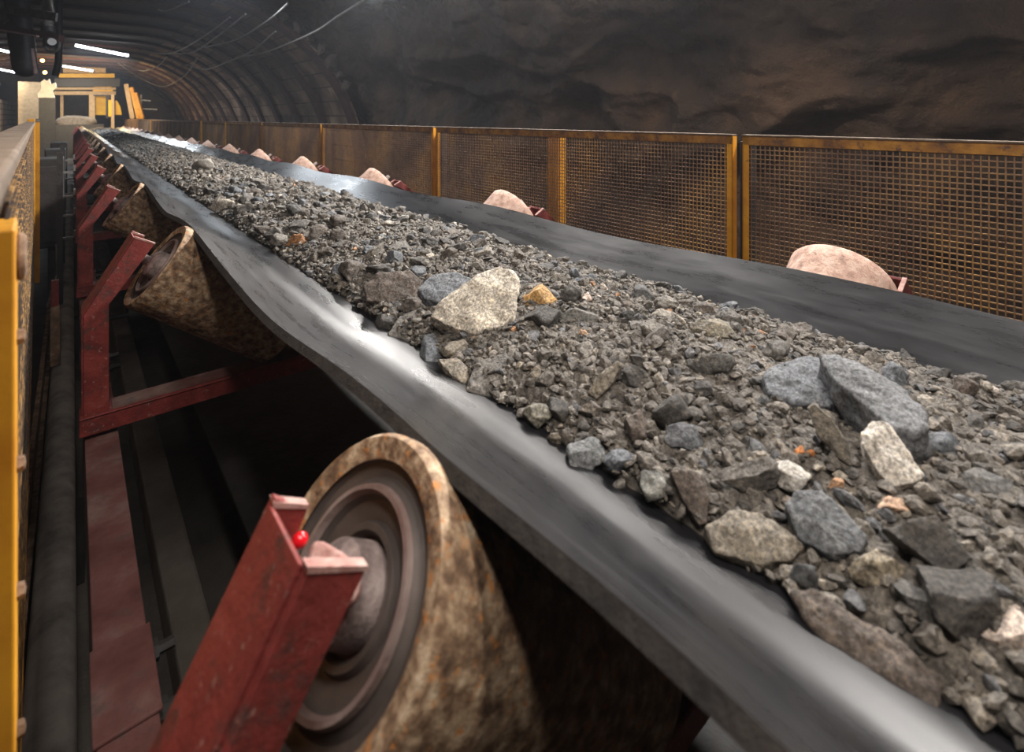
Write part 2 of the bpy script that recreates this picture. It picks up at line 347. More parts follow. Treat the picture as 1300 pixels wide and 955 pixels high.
# ------------------------------------------------------------------ conveyor belt
P_ = 1.25; YK0 = .45; NK = 19; YB0, YB1 = -2.0, 24.5
def idler_phase(y): return math.cos(2 * math.pi * (y - YK0) / P_)       # 1 at an idler, -1 midway
def belt_section(y):
    """belt mid-surface polyline (x, z) at station y"""
    w = idler_phase(y); u = .017 * w + .010 * noise.noise(Vector((y * 1.7, 3, 0))); ur = .006 * w
    v = max(0, min(1, (.45 - y) / .35)); v = v * v * (3 - 2 * v); lift_ = .030 * v
    L = [(.255 + .006 * noise.noise(Vector((y * 2.3, 9, 0))), H - .322 + u + lift_)]
    L += [(.30, H - .355 + u * .9 + lift_ * .7), (.345, H - .388 + u * .7 + lift_ * .4), (.385, H - .4135 + u * .5), (.405, H - .4235 + u * .35), (.425, H - .4305 + u * .2), (.445, H - .4340 + u * .1), (.468, H - .4360), (.49, H - .4395), (.515, H - .4455), (.55, H - .456), (.60, H - .466), (.68, H - .480),
          (.78, H - .496), (.90, H - .523), (.97, H - .525), (1.01, H - .521), (1.05, H - .508), (1.09, H - .488), (1.14, H - .460), (1.20, H - .425 + ur), (1.25, H - .396 + ur), (1.302, H - .365 + ur * 1.4)]
    return L
def belt_mesh():
    ys = list(np.concatenate([np.arange(YB0, 6, .03), np.arange(6, YB1 + .05, .08)]))
    top = []; 
    for y in ys:
        top.append(belt_section(y))
    n = len(top[0]); vs = []
    for y, L in zip(ys, top):
        for (x, z) in L: vs.append((x, y, z))
    th = .013
    for y, L in zip(ys, top):
        for i, (x, z) in enumerate(L):
            a = L[max(i - 1, 0)]; b = L[min(i + 1, n - 1)]; t = Vector((b[0] - a[0], b[1] - a[1])).normalized(); nx, nz = -t[1], t[0]
            vs.append((x - nx * th, y, z - nz * th))
    m = len(ys); o = m * n; fs = []; mi = []
    for j in range(m - 1):
        for i in range(n - 1):
            a = j * n + i; fs.append((a, a + 1, a + n + 1, a + n)); mi.append(0)
            a += o; fs.append((a, a + n, a + n + 1, a + 1)); mi.append(0)
        for i in (0, n - 1):
            a = j * n + i; fs.append((a, a + n, a + n + o, a + o)); mi.append(1)
    mb = MB(); mb.v = vs; mb.f = fs; mb.mi = mi; return mb
belt = belt_mesh().build('conveyor_belt', [M['belt'], M['belt_edge']], smooth=True)
tag(belt, 'long black rubber conveyor belt troughed on its rollers and carrying crushed rock', 'conveyor belt')
mb = MB(); mb.bx((.34, YB0, .44), (1.24, YB1, .452)); o = mb.build('return_belt', M['black']); tag(o, 'black return run of the belt hanging flat in the shadow under the loaded belt', 'conveyor belt')

# ------------------------------------------------------------------ rollers and idler frames
RR = .116; TILT = 37
def roller_parts(root, L=.40, shell=M['roller']):
    """outer end at the origin, axis along +x (towards the belt middle)"""
    mb = MB(); mb.lathe([(.004, RR - .022), (0, RR - .012), (0, RR - .004), (.006, RR), (.03, RR), (.05, RR - .001), (L - .01, RR - .002), (L, RR - .008), (L, .02)], 72)
    sh = mb.build('shell', shell, root, smooth=True)
    mb = MB(); mb.lathe([(.004, RR - .018), (.012, RR - .024), (.014, .082), (.010, .076), (.006, .073), (.006, .069), (.014, .064), (.018, .050), (.012, .047), (.012, .042), (.022, .038), (.022, .012)], 72)
    dc = mb.build('end_disc', M['disc'], root, smooth=True)
    mb = MB(); mb.lathe([(.007, .0755), (.0015, .074), (.0015, .070), (.008, .0675)], 72); mb.build('raised_ring', M['rimline'], dc, smooth=True)
    mb = MB(); mb.lathe([(.02, .036), (-.008, .034), (-.014, .028), (-.018, .022), (-.018, .012)], 40); mb.build('hub', M['dusty_hub'], dc, smooth=True)
    mb = MB(); mb.lathe([(.02, .0115), (-.05, .0115), (-.052, .009), (-.052, .0001)], 24); mb.build('axle', M['dusty_hub'], root, smooth=True)
    return root
CL = (.168, H - .388); CR = (1.455, H - .395)
proto_l = empty('conveyor_roller'); roller_parts(proto_l)
proto_r = empty('conveyor_roller'); roller_parts(proto_r, .42, M['roller_pink'])
def bracket_parts(root, side):
    """outer arm of two flanges and a web: vertical leg, then slanting up to the axle; side=+1 near, -1 mirrored for the fence side"""
    w = .048; dz = 0 if side > 0 else -.085
    def T(x): return .020 + x if side > 0 else 1.615 - x
    def flange(o): return [(T(0), H - .76), (T(w), H - .76), (T(w), H - .455), (T(.141), H - .320 + dz), (T(.100), H - .298 + dz), (T(0), H - .470)]
    mb = MB(); mb.prism(flange(0), -.098, -.090); fl = mb.build('bracket', M['red'], root, bevel=.0015)
    mb = MB(); mb.prism([(T(-.004), H - .76), (T(.003), H - .76), (T(.003), H - .470), (T(.101), H - .304 + dz), (T(.096), H - .298 + dz), (T(-.004), H - .468)], -.0905, -.02)
    mb.build('web', M['red'], fl, bevel=.0015)
    mb = MB(); mb.prism([(a if i not in (3,) else T(.125), b + (.004 if i in (3, 4) else 0)) for i, (a, b) in enumerate(flange(0))], -.022, -.014); mb.build('rear_flange', M['red'], fl, bevel=.0015)
    mb = MB()
    for ya, yb, x1 in ((-.0988, -.0892, .1412), (-.0228, -.0132, .1255)):
        mb = MB(); mb.prism([(T(.0985), H - .3010 + dz), (T(x1), H - .3010 + dz - (x1 - .0985) * .5), (T(x1), H - .2975 + dz - (x1 - .0985) * .5), (T(.0985), H - .2960 + dz)], ya, yb)
        mb.build('worn_top_edge', M['worn_edge'], fl)
    return fl
def idler_frame(root):
    bracket_parts(root, 1); bracket_parts(root, -1)
    mb = MB(); mb.bx((.012, -.105, H - .755), (1.618, -.097, H - .712)); mb.bx((.012, -.105, H - .718), (1.618, -.035, H - .711)); mb.cur = 0
    cb = mb.build('cross_beam', M['red'], root, bevel=.002)
    mb = MB(); mb.bx((.075, -.096, H - .7112), (1.55, -.037, H - .7085)); mb.build('dust_layer', M['red_dusty'], cb)
    for x, dx in ((.56, -.03), (1.02, .03)):
        mb = MB(); mb.prism([(x - .02, H - .722), (x + .025, H - .722), (x + .025 + dx, H - .60), (x - .012 + dx, H - .60)], -.085, -.077); mb.build('inner_post', M['red'], root, bevel=.0015)
    return root
frame0 = empty('idler_frame'); idler_frame(frame0)
beam_w = lambda k: 'nearest to the bottom edge of the view' if k == 0 else f'{ordn[k]} frame along the belt from the foreground'
for k in range(NK):
    y = YK0 + P_ * k
    f = frame0 if k == 0 else copy_tree(frame0)
    f.location = (0, y, 0)
    tag(f, ('dark red bracket frame filling the foreground beside the big roller disc' if k == 0 else f'red steel idler frame under the belt, {ordn[k]} along the conveyor from the foreground one'), 'idler frame', 'idler frames under the belt')
    a = proto_l if k == 0 else copy_tree(proto_l)
    a.location = (CL[0], y - .03, CL[1]); a.rotation_euler = (0, R(TILT), 0)
    tag(a, ('large rusty roller with a ringed steel end disc close in the foreground under the belt' if k == 0 else f'rusty brown roller under the near belt edge, {ordn[k]} along the conveyor'), 'roller', 'rollers under the near belt edge')
    b = proto_r if k == 0 else copy_tree(proto_r)
    b.location = (CR[0], y + .02, CR[1]); b.rotation_euler = (0, R(TILT), R(180))
    tag(b, ('big pale pink roller end poking above the far belt edge before the nearest mesh panel' if k == 0 else f'pale pink roller end above the fence-side belt edge, {ordn[k]} along the conveyor'), 'roller', 'rollers under the fence-side belt edge')
# red paint spots (grease-red pins) on the foreground axle seat
for (x, y, z, r) in ((.136, YK0 - .030, H - .330, .006), (.150, YK0 - .064, H - .338, .0045)):
    V, F = rock_verts(3, 2, 0, .0)
    me = mesh_from('pin', V * r, F, M['bright_red']); o = bpy.data.objects.new('retaining_pin', me); col.objects.link(o); o.parent = frame0; o.location = (x - frame0.location[0], y - frame0.location[1], z)
    o['label'] = 'glossy bright red pin head'
V, F = rock_verts(31, 3, 9, .06)
me = mesh_from('axle_seat', V * np.array([.022, .030, .016]), F, M['worn_edge']); o = bpy.data.objects.new('axle_seat', me); col.objects.link(o); o.parent = frame0; o.location = (.154, -.050, H - .352); o.rotation_euler = (0, R(TILT), 0)

# stringers
mb = MB(); mb.bx((.022, YB0, H - .778), (.086, YB1, H - .768)); mb.bx((.022, YB0, H - .90), (.030, YB1, H - .776)); mb.bx((.022, YB0, H - .905), (.086, YB1, H - .897))
sl = mb.build('stringer_rail', M['red_dusty'], bevel=.002); tag(sl, 'dusty dark red channel rail running along under the near belt edge', 'rail')
for i, y in enumerate((.92, 2.17, 3.42, 4.67)):
    mb = MB(); mb.bx((.018, y - .11, H - .768), (.090, y + .04, H - .762)); pl = mb.build('splice_plate', M['red_dusty'], sl, bevel=.002)
    for dy in (-.085, .015):
        mb = MB(); mb.lathe([(-.012, .0001), (-.012, .014), (0, .014), (0, .008), (.02, .008), (.02, .0001)], 6); b = mb.build('bolt', M['black'], pl); b.location = (.098, y + dy, H - .79)
mb = MB(); mb.bx((1.55, YB0, H - .778), (1.614, YB1, H - .768)); mb.bx((1.606, YB0, H - .90), (1.614, YB1, H - .776))
tag(mb.build('stringer_rail', M['red_dusty']), 'dark red channel rail under the far belt edge beside the mesh fence', 'rail')
for side, x in ((0, .05), (1, 1.58)):
    for k in range(8):
        y = .05 + 2.5 * k
        mb = MB(); mb.bx((x - .02, y - .03, 0), (x + .02, y + .03, H - .90)); mb.bx((x - .05, y - .06, 0), (x + .05, y + .06, .012))
        o = mb.build('rail_stand', M['dark_red'], bevel=.002)
        tag(o, f'dark steel leg on the floor under the {"fence-side" if side else "near-side"} channel rail, {ordn[k]} along', 'support leg', 'legs under the channel rails')
# return rollers
mb = MB(); mb.lathe([(0, .0001), (0, .05), (1.10, .05), (1.10, .0001)], 32); mb.lathe([(-.18, .012), (1.30, .012)], 12)
rr0 = mb.build('return_roller', M['black'], smooth=True)
for x in (-.17, 1.28):
    mb = MB(); mb.bx((x - .012, -.03, -.389), (x + .012, .03, .02)); mb.build('stand', M['dark_red'], rr0)
for k in range(5):
    o = rr0 if k == 0 else copy_tree(rr0)
    o.location = (.24, 1.15 + 2.5 * k, .389)
    tag(o, f'black return roller crosswise under the return belt, {ordn[k]} from the camera', 'roller', 'return rollers')

# ------------------------------------------------------------------ ore load
def load_base(x, y):
    # ridge profile: low at the near edge of the load, crest past the middle
    xl = .505 + .010 * noise.noise(Vector((y * 1.6, 0, 7))); xr = 1.165 + .02 * noise.noise(Vector((y * 2.1, 4, 1)))
    t = (x - xl) / (xr - xl)
    if t < 0 or t > 1: return None
    zl, zr = H - .446, H - .447
    s = math.sin(math.pi * min(1, max(0, t))) ** .7
    b = zl + (zr - zl) * t + s * (.052 + .018 * noise.noise(Vector((y * .9, 1, 5)))) + .008 * math.sin(math.pi * 2 * t)
    return b
def load_z(x, y):
    b = load_base(x, y)
    if b is None: return None
    p = Vector((x * 9, y * 7, 0)); w = noise.noise(p * .6) * .4
    return b + noise.noise(p + Vector((w, 0, 0))) * .012 + (.35 - abs(noise.noise(p * 2.7))) * .010
def load_grid():
    ys = [-1.0]
    while ys[-1] < YB1 - .1: ys.append(ys[-1] + (.005 if 0 < ys[-1] < 1.6 else .005 + max(0, abs(ys[-1] - .8) - .8) * .009))
    nx = 130; rows = []
    for y in ys:
        xl = .497 + .010 * noise.noise(Vector((y * 1.6, 0, 7))); xr = 1.175 + .02 * noise.noise(Vector((y * 2.1, 4, 1)))
        row = []
        for i in range(nx):
            t = i / (nx - 1); x = xl + (xr - xl) * t
            z = load_z(x, y)
            e = min(1, min(t, 1 - t) / .05)
            if z is None: z = H - .450 if t < .5 else H - .45
            p = Vector((x * 60, y * 60, z * 10)); z += noise.fractal(p, .75, 2.1, 4) * .006 + (.3 - abs(noise.noise(p * .45))) * .012
            if e < 1: z = (H - .470 if t < .5 else H - .475) * (1 - e) + z * e
            row.append((x, y, z))
        rows.append(row)
    return np.array(rows).transpose(1, 0, 2)
LG = load_grid()
PAL = [((.125, .112, .098), 36), ((.080, .073, .066), 28), ((.165, .148, .128), 22), ((.095, .098, .106), 8), ((.15, .135, .118), 9), ((.26, .235, .20), 3), ((.33, .17, .08), .35), ((.42, .37, .33), .6)]
pal_c = np.array([c for c, _ in PAL]); pal_w = np.array([w for _, w in PAL]); pal_w = pal_w / pal_w.sum()
def ore_stuff():
    rg = np.random.RandomState(11)
    m, n = LG.shape[:2]
    idx = np.arange(m * n).reshape(m, n)
    F = np.stack([idx[:-1, :-1], idx[1:, :-1], idx[1:, 1:], idx[:-1, 1:]], -1).reshape(-1, 4)
    F = np.concatenate([F[:, [0, 1, 2]], F[:, [0, 2, 3]]])
    VV = [LG.reshape(-1, 3)]; FF = [F]; CO = [np.tile(np.array([.11, .098, .085]), (m * n, 1))]; off = m * n
    protos = {1: [rock_verts(100 + i, 1, 7, .25) for i in range(14)], 2: [rock_verts(200 + i, 2, 9, .30) for i in range(14)]}
    # stations: dense near, sparser and coarser far off
    zones = [(-.95, -.2, 5000, .0030, .013), (-.2, .55, 9000, .0020, .012), (.55, 1.6, 15000, .0022, .012), (1.6, 3.2, 9000, .0035, .015), (3.2, 6.5, 4600, .007, .024), (6.5, 12, 3000, .011, .03), (12, YB1 - .3, 2200, .015, .038)]
    zones += [(-.2, 1.8, 700, .010, .020), (1.8, 4.5, 700, .013, .026)]
    for (y0, y1, cnt, s0, s1) in zones:
        for _ in range(cnt):
            y = rg.uniform(y0, y1); x = .508 + .665 * rg.beta(1.02, 1.02)
            z = load_z(x, y)
            if z is None: continue
            s = s0 * (s1 / s0) ** (rg.uniform() ** 1.7)
            lod = 2 if (s > .010 and y < 2.0) else 1
            V, Fp = protos[lod][rg.randint(14)]
            q = rg.normal(size=4); q /= np.linalg.norm(q); w_, a, b, c = q
            Rm = np.array([[1 - 2 * (b * b + c * c), 2 * (a * b - c * w_), 2 * (a * c + b * w_)], [2 * (a * b + c * w_), 1 - 2 * (a * a + c * c), 2 * (b * c - a * w_)], [2 * (a * c - b * w_), 2 * (b * c + a * w_), 1 - 2 * (a * a + b * b)]])
            S = s * np.array([1, rg.uniform(.55, 1), rg.uniform(.4, .85)])
            P = (V * S) @ Rm.T; P[:, 2] *= .85
            P += np.array([x, y, z + s * rg.uniform(.0, .5)])
            VV.append(P); FF.append(np.array(Fp) + off); off += len(P)
            c_ = pal_c[rg.choice(len(pal_c), p=pal_w)] * rg.uniform(.75, 1.3)
            CO.append(np.tile(c_, (len(P), 1)))
    V = np.concatenate(VV); F = np.concatenate(FF); C = np.concatenate(CO)
    me = bpy.data.meshes.new('crushed_ore'); me.vertices.add(len(V)); me.vertices.foreach_set('co', V.reshape(-1).astype(np.float32))
    me.loops.add(F.size); me.loops.foreach_set('vertex_index', F.reshape(-1).astype(np.int32))
    me.polygons.add(len(F)); me.polygons.foreach_set('loop_start', (np.arange(len(F)) * 3).astype(np.int32)); me.update(calc_edges=True)
    at = me.attributes.new('stone_colour', 'FLOAT_COLOR', 'POINT'); at.data.foreach_set('color', np.concatenate([C, np.ones((len(C), 1))], 1).reshape(-1).astype(np.float32))
    sm = np.zeros(len(F), bool); me.polygons.foreach_set('use_smooth', sm); me.materials.append(M['ore']); me.update()
    o = bpy.data.objects.new('crushed_ore', me); col.objects.link(o)
    tag(o, 'dark grey crushed ore and fine muck heaped along the belt', 'crushed ore', kind='stuff')
ore_stuff()

def on_load(px, py):
    r = px2ray(px, py); best = None
    for k in range(1, 4000):
        d = .25 + k * .004; x, y, z = r[0] * d, r[1] * d, H + r[2] * d
        b = load_base(x, y)
        if b is None:
            continue
        if z <= b + .006: return x, y, b, d
    return None
BLUE = (.13, .142, .162); DARK = (.062, .057, .053); GREY = (.125, .117, .107); TAN = (.21, .185, .15); PALE = (.56, .51, .44); WHITE = (.56, .52, .47); ORANGE = (.60, .24, .08); BROWN = (.10, .08, .068)
# px, py, w, h (photo pixels), colour, thickness factor, yaw, tilt x, tilt y, lift factor, label, short name
heroes = [
 (603, 386, 116, 92, PALE, .62, 20, 0, -12, .55, 'big pale speckled granite boulder, wedge-shaped, lying on top of the load', 'the big pale boulder'),
 (684, 372, 42, 34, (.42, .25, .09), .7, 10, 0, 0, .4, 'ochre-stained rock touching the right side of the big pale boulder', 'the ochre-stained rock'),
 (691, 396, 56, 36, DARK, .5, 25, 5, -8, .4, 'dark flat rock just below the ochre-stained rock', 'the dark flat rock by the boulder'),
 (566, 366, 66, 36, BLUE, .5, 15, -8, 0, .3, 'blue-grey slab leaning behind the big pale boulder', 'the blue-grey slab behind the boulder'),
 (505, 362, 62, 38, BROWN, .6, 0, 0, 0, .35, 'dark brown-grey rock up the belt from the big pale boulder', 'the brown rock up the belt from the boulder'),
 (626, 472, 72, 56, GREY, .4, 40, -6, 0, .3, 'dusty grey flat slab at the load edge below the big pale boulder', 'the dusty slab below the boulder'),
 (575, 440, 38, 26, TAN, .6, 0, 0, 0, .4, 'small tan stone under the near corner of the big pale boulder', 'the tan stone by the boulder'),
 (578, 470, 46, 30, TAN, .4, 50, -12, 8, .3, 'flat pale grey slab at the load edge left of the dusty slab', 'the flat slab at the load edge'),
 (519, 412, 54, 42, GREY, .6, 70, 0, 10, .4, 'angular grey rock left of the big pale boulder', 'the angular rock left of the boulder'),
 (544, 442, 34, 36, BLUE, .6, 30, 20, 0, .4, 'blue-grey stone between angular rock and load edge', 'the blue-grey stone by the load edge'),
 (488, 408, 38, 22, DARK, .6, 0, 0, 0, .3, 'dark small rock at the load edge left of the angular rock', 'the dark rock at the load edge'),
 (766, 482, 30, 58, TAN, .45, 20, 25, 32, .5, 'upright pointed grey slab tilting out of the muck', 'the upright pointed slab'),
 (683, 528, 40, 36, (.20, .19, .16), .8, 12, 0, 0, .4, 'squarish light grey block at the load edge', 'the squarish block'),
 (709, 514, 34, 36, DARK, .8, 45, 10, 0, .45, 'dark angular stone behind the squarish block', 'the dark stone behind the squarish block'),
 (711, 551, 30, 18, TAN, .6, 0, 0, 0, .3, 'small pale stone at the load edge right of the squarish block', 'the small pale edge stone'),
 (745, 569, 54, 42, (.17, .18, .19), .6, 25, 0, 5, .35, 'speckled blue-grey stone at the load edge, largest there', 'the speckled edge stone'),
 (790, 580, 46, 32, BLUE, .6, 35, 0, 8, .35, 'slate-blue stone behind the speckled edge stone', 'the slate-blue stone'),
 (786, 614, 24, 18, (.17, .16, .15), .8, 0, 0, 0, .3, 'little round grey stone at the load edge by slate-blue stone', 'the little round edge stone'),
 (829, 613, 40, 40, (.14, .14, .13), .75, 60, 0, -10, .4, 'grey faceted stone at the load edge before the tall dark slab', 'the faceted edge stone'),
 (876, 632, 52, 66, BROWN, .6, 25, 20, 15, .35, 'tall dark brown slab standing on end near the load edge', 'the tall dark slab'),
 (864, 554, 66, 36, (.085, .09, .10), .5, 5, 0, 0, .45, 'dark blue flat-bottomed rock in the middle of the load', 'the dark blue rock'),
 (804, 538, 36, 44, BROWN, .8, 0, 20, 0, .4, 'brownish lump above the slate-blue stone', 'the brownish lump'),
 (858, 516, 58, 44, DARK, .7, 30, 0, 0, .4, 'dark rough lump just up the load from the dark blue rock', 'the dark rough lump'),
 (1024, 488, 100, 60, BLUE, .45, -10, -4, 0, .35, 'broad blue-grey slab split from its larger twin on the right', 'the broad blue-grey slab'),
 (1112, 500, 138, 78, (.15, .158, .172), .42, -48, -14, 10, .62, 'largest blue-grey slab, tilted over a black hollow near the far load edge', 'the largest blue-grey slab'),
 (1054, 556, 36, 84, (.13, .115, .095), .40, -40, 20, 40, .5, 'thin brown slab on edge between the blue-grey slabs and white rock', 'the thin brown slab on edge'),
 (1122, 580, 84, 84, WHITE, .6, -30, 0, 20, .45, 'white and cream quartz rock below the largest blue-grey slab', 'the white quartz rock'),
 (1020, 572, 28, 17, ORANGE, .7, 0, 0, 0, .6, 'bright orange pebble left of the thin brown slab', 'the orange pebble'),
 (1006, 597, 50, 42, (.42, .40, .37), .6, -30, 0, 10, .35, 'whitish rounded rock just below the orange pebble', 'the whitish rock'),
 (1141, 640, 52, 22, (.56, .38, .27), .4, -20, 0, 5, .5, 'flat peach-coloured stone below the white quartz rock', 'the peach-coloured stone'),
 (1062, 611, 22, 14, (.50, .30, .18), .7, 0, 0, 0, .5, 'small peach pebble right of the whitish rock', 'the small peach pebble'),
 (950, 684, 124, 66, TAN, .55, 0, 0, 0, .35, 'large grey-tan granite stone near the load edge in the foreground', 'the large grey-tan stone'),
 (1042, 668, 112, 66, (.12, .128, .14), .55, -25, 0, 8, .4, 'large slate-blue stone right of the large grey-tan stone', 'the large slate-blue stone'),
 (960, 608, 84, 30, (.12, .11, .10), .5, 10, 0, 0, .75, 'flat grey slab overhanging a dark hollow', 'the overhanging flat slab'),
 (1122, 718, 76, 42, (.28, .24, .18), .55, -15, 0, 0, .4, 'tan stone in the foreground below the large slate-blue stone', 'the tan foreground stone'),
 (1020, 728, 24, 60, (.10, .105, .11), .4, -20, 20, 30, .5, 'thin slate splinter beside the belt in the foreground', 'the slate splinter'),
 (1190, 695, 104, 78, DARK, .7, 0, 0, 0, .4, 'big dark lump in the foreground right of the tan stone', 'the big dark lump'),
 (1300, 800, 80, 76, (.62, .52, .46), .6, 0, 0, 0, .45, 'pale pinkish stone cut by the right edge of the view', 'the pale pinkish stone'),
 (1075, 800, 190, 90, BROWN, .5, -42, 0, 0, .35, 'long dark slab lying along the belt at the bottom of view', 'the long dark slab'),
 (1230, 760, 120, 90, DARK, .6, 10, 0, 0, .35, 'dark rock between the big dark lump and pale pinkish stone', 'the dark rock by the pinkish stone'),
 (840, 398, 42, 15, (.28, .26, .23), .4, 0, 0, 0, .5, 'pale flat stone near the far load edge', 'the pale flat stone'),
 (746, 375, 16, 14, (.46, .36, .30), .8, 0, 0, 0, .6, 'pink-beige pebble right of the ochre-stained rock', 'the pink-beige pebble'),
 (742, 421, 14, 13, (.44, .28, .17), .8, 0, 0, 0, .6, 'orange-brown pebble right of the dark flat rock', 'the orange-brown pebble'),
 (906, 462, 56, 34, (.11, .105, .10), .7, 0, 0, 0, .4, 'rounded grey lump left of the broad blue-grey slab', 'the rounded grey lump'),
 (1222, 492, 36, 28, BROWN, .8, 20, 0, 0, .5, 'brown rock at the far load edge right of the blue-grey slabs', 'the brown rock at the far edge'),
 (815, 374, 30, 24, (.07, .07, .07), .7, 40, 20, 0, .5, 'dark angular stone sticking up at the far load edge', 'the dark stone at the far edge'),
 (1198, 562, 56, 36, BLUE, .6, 0, 0, 0, .35, 'blue-grey stone right of the white quartz rock', 'the blue-grey stone by the quartz'),
 (284, 262, 30, 14, (.42, .38, .33), .6, 30, 0, 0, .5, 'whitish slab far up the load near the belt edge', 'the whitish slab far up'),
 (262, 213, 34, 12, (.30, .28, .25), .6, 0, 0, 0, .5, 'pale patchy rock far up the middle of the load', 'the pale rock far up'),
 (905, 420, 60, 26, (.20, .18, .14), .6, 0, 0, 0, .35, 'tan lumpy rock near the far load edge before the broad slab', 'the tan lumpy rock'),
 (735, 400, 50, 26, (.12, .115, .105), .5, 20, 0, 0, .3, 'grey slab between the boulder and the pink-beige pebble', 'the grey slab by the pebble'),
 (1250, 610, 70, 50, (.10, .10, .10), .6, 0, 0, 0, .35, 'grey stone at the right part of the load below the blue-grey one', 'the grey stone at the right'),
 (1165, 760, 70, 60, (.09, .085, .08), .6, 30, 0, 0, .35, 'grey foreground stone below the tan foreground stone', 'the grey foreground stone'),
 (640, 300, 30, 14, (.09, .085, .08), .6, 0, 0, 0, .4, 'dark low stone on the crest behind the big pale boulder', 'the dark stone on the crest'),
]
import bmesh
def px_rock(outline, lean, thick, seed, rough=.05, sink=.0):
    """stone whose seen face has the sighted outline; the face leans back from upright by 90-lean degrees; returns mesh verts (world), faces, centre"""
    base = max(outline, key=lambda p: p[1]); x, y, z, d = on_load(*base); c0 = Vector((x, y, z - sink + {63: .018, 64: .052}.get(seed, .010)))
    to = Vector((-x, -y, 0)).normalized(); n = (Vector((0, 0, 1)) * math.cos(R(lean)) + to * math.sin(R(lean))).normalized()
    pts = []
    for (px, py) in outline:
        r = Vector(px2ray(px, py)); o = Vector((0, 0, H)); t = (c0 - o).dot(n) / r.dot(n); pts.append(o + r * t)
    cen = sum(pts, Vector()) / len(pts); sz = max((p - cen).length for p in pts)
    bm = bmesh.new(); rr = random.Random(seed)
    for p in pts: bm.verts.new(p); bm.verts.new(cen + (p - cen) * rr.uniform(.85, 1.06) - n * thick * rr.uniform(.85, 1.15))
    for _ in range(3):
        a = rr.choice(pts); bm.verts.new(cen + (a - cen) * rr.uniform(.2, .6) + n * thick * rr.uniform(.03, .14))
    for a in pts: bm.verts.new(cen + (a - cen) * 1.04 - n * thick * rr.uniform(.3, .5))
    res = bmesh.ops.convex_hull(bm, input=bm.verts)
    for v in [g for g in res['geom_interior'] if isinstance(g, bmesh.types.BMVert)]: 
        if v.is_valid: bm.verts.remove(v)
    for k in range(5):
        long_ = [e for e in bm.edges if e.calc_length() > sz * .055]
        if not long_: break
        bmesh.ops.subdivide_edges(bm, edges=long_, cuts=1, use_grid_fill=False); bmesh.ops.triangulate(bm, faces=bm.faces[:])
    for _ in range(2): bmesh.ops.smooth_vert(bm, verts=bm.verts, factor=.5, use_axis_x=True, use_axis_y=True, use_axis_z=True)
    bm.normal_update(); off = Vector((seed * 3.1, 0, 0)); nn = [(v, v.normal.copy()) for v in bm.verts]
    for v, vn in nn:
        p = v.co / sz
        v.co += vn * sz * (noise.fractal(p * 2.2 + off, .9, 2.1, 5) * rough + (.35 - abs(noise.noise(p * 4 + off))) * rough * .7)
    V = np.array([(v.co - cen)[:] for v in bm.verts]); F = [tuple(v.index for v in f.verts) for f in bm.faces]; bm.free()
    return V, F, cen, sz
outl = {
 0: ([(547, 401), (556, 386), (590, 358), (618, 342), (634, 337), (650, 343), (659, 356), (656, 380), (652, 402), (640, 415), (600, 424), (572, 416)], 48, .07),
 5: ([(591, 496), (606, 458), (640, 448), (662, 452), (660, 478), (640, 500), (612, 503)], 22, .035),
 7: ([(556, 456), (580, 454), (596, 468), (595, 482), (588, 486), (572, 476)], 15, .02),
 11: ([(747, 499), (758, 477), (784, 457), (789, 464), (774, 492), (757, 507)], 50, .03),
 19: ([(851, 598), (872, 596), (893, 603), (900, 632), (898, 664), (888, 667), (866, 632)], 45, .05),
 23: ([(966, 476), (984, 462), (1020, 452), (1044, 452), (1054, 478), (1066, 508), (1052, 516), (1010, 512), (976, 500)], 20, .05),
 24: ([(1040, 450), (1062, 450), (1098, 462), (1140, 486), (1174, 520), (1182, 540), (1160, 552), (1128, 540), (1092, 508), (1058, 480)], 12, .085),
 25: ([(1026, 518), (1034, 512), (1054, 530), (1078, 566), (1080, 592), (1066, 584), (1038, 552)], 62, .016),
 26: ([(1092, 548), (1108, 534), (1128, 536), (1150, 570), (1174, 604), (1158, 614), (1132, 618), (1116, 600), (1098, 572)], 35, .04),
 31: ([(894, 668), (925, 648), (965, 650), (1000, 672), (1022, 692), (1006, 712), (960, 716), (908, 700)], 30, .05),
 32: ([(997, 640), (1012, 624), (1044, 622), (1072, 648), (1102, 682), (1092, 700), (1052, 704), (1014, 684)], 30, .05),
 38: ([(1002, 752), (1034, 748), (1080, 776), (1140, 812), (1196, 862), (1190, 905), (1120, 880), (1050, 822)], 35, .06),
 3: ([(530, 366), (548, 350), (578, 346), (602, 354), (590, 372), (566, 384), (540, 380)], 28, .035),
 4: ([(462, 364), (480, 346), (520, 344), (536, 356), (532, 378), (500, 384), (466, 382)], 40, .035),
 8: ([(493, 424), (508, 402), (535, 390), (550, 400), (546, 420), (528, 436), (505, 440)], 30, .04),
}
placed = []
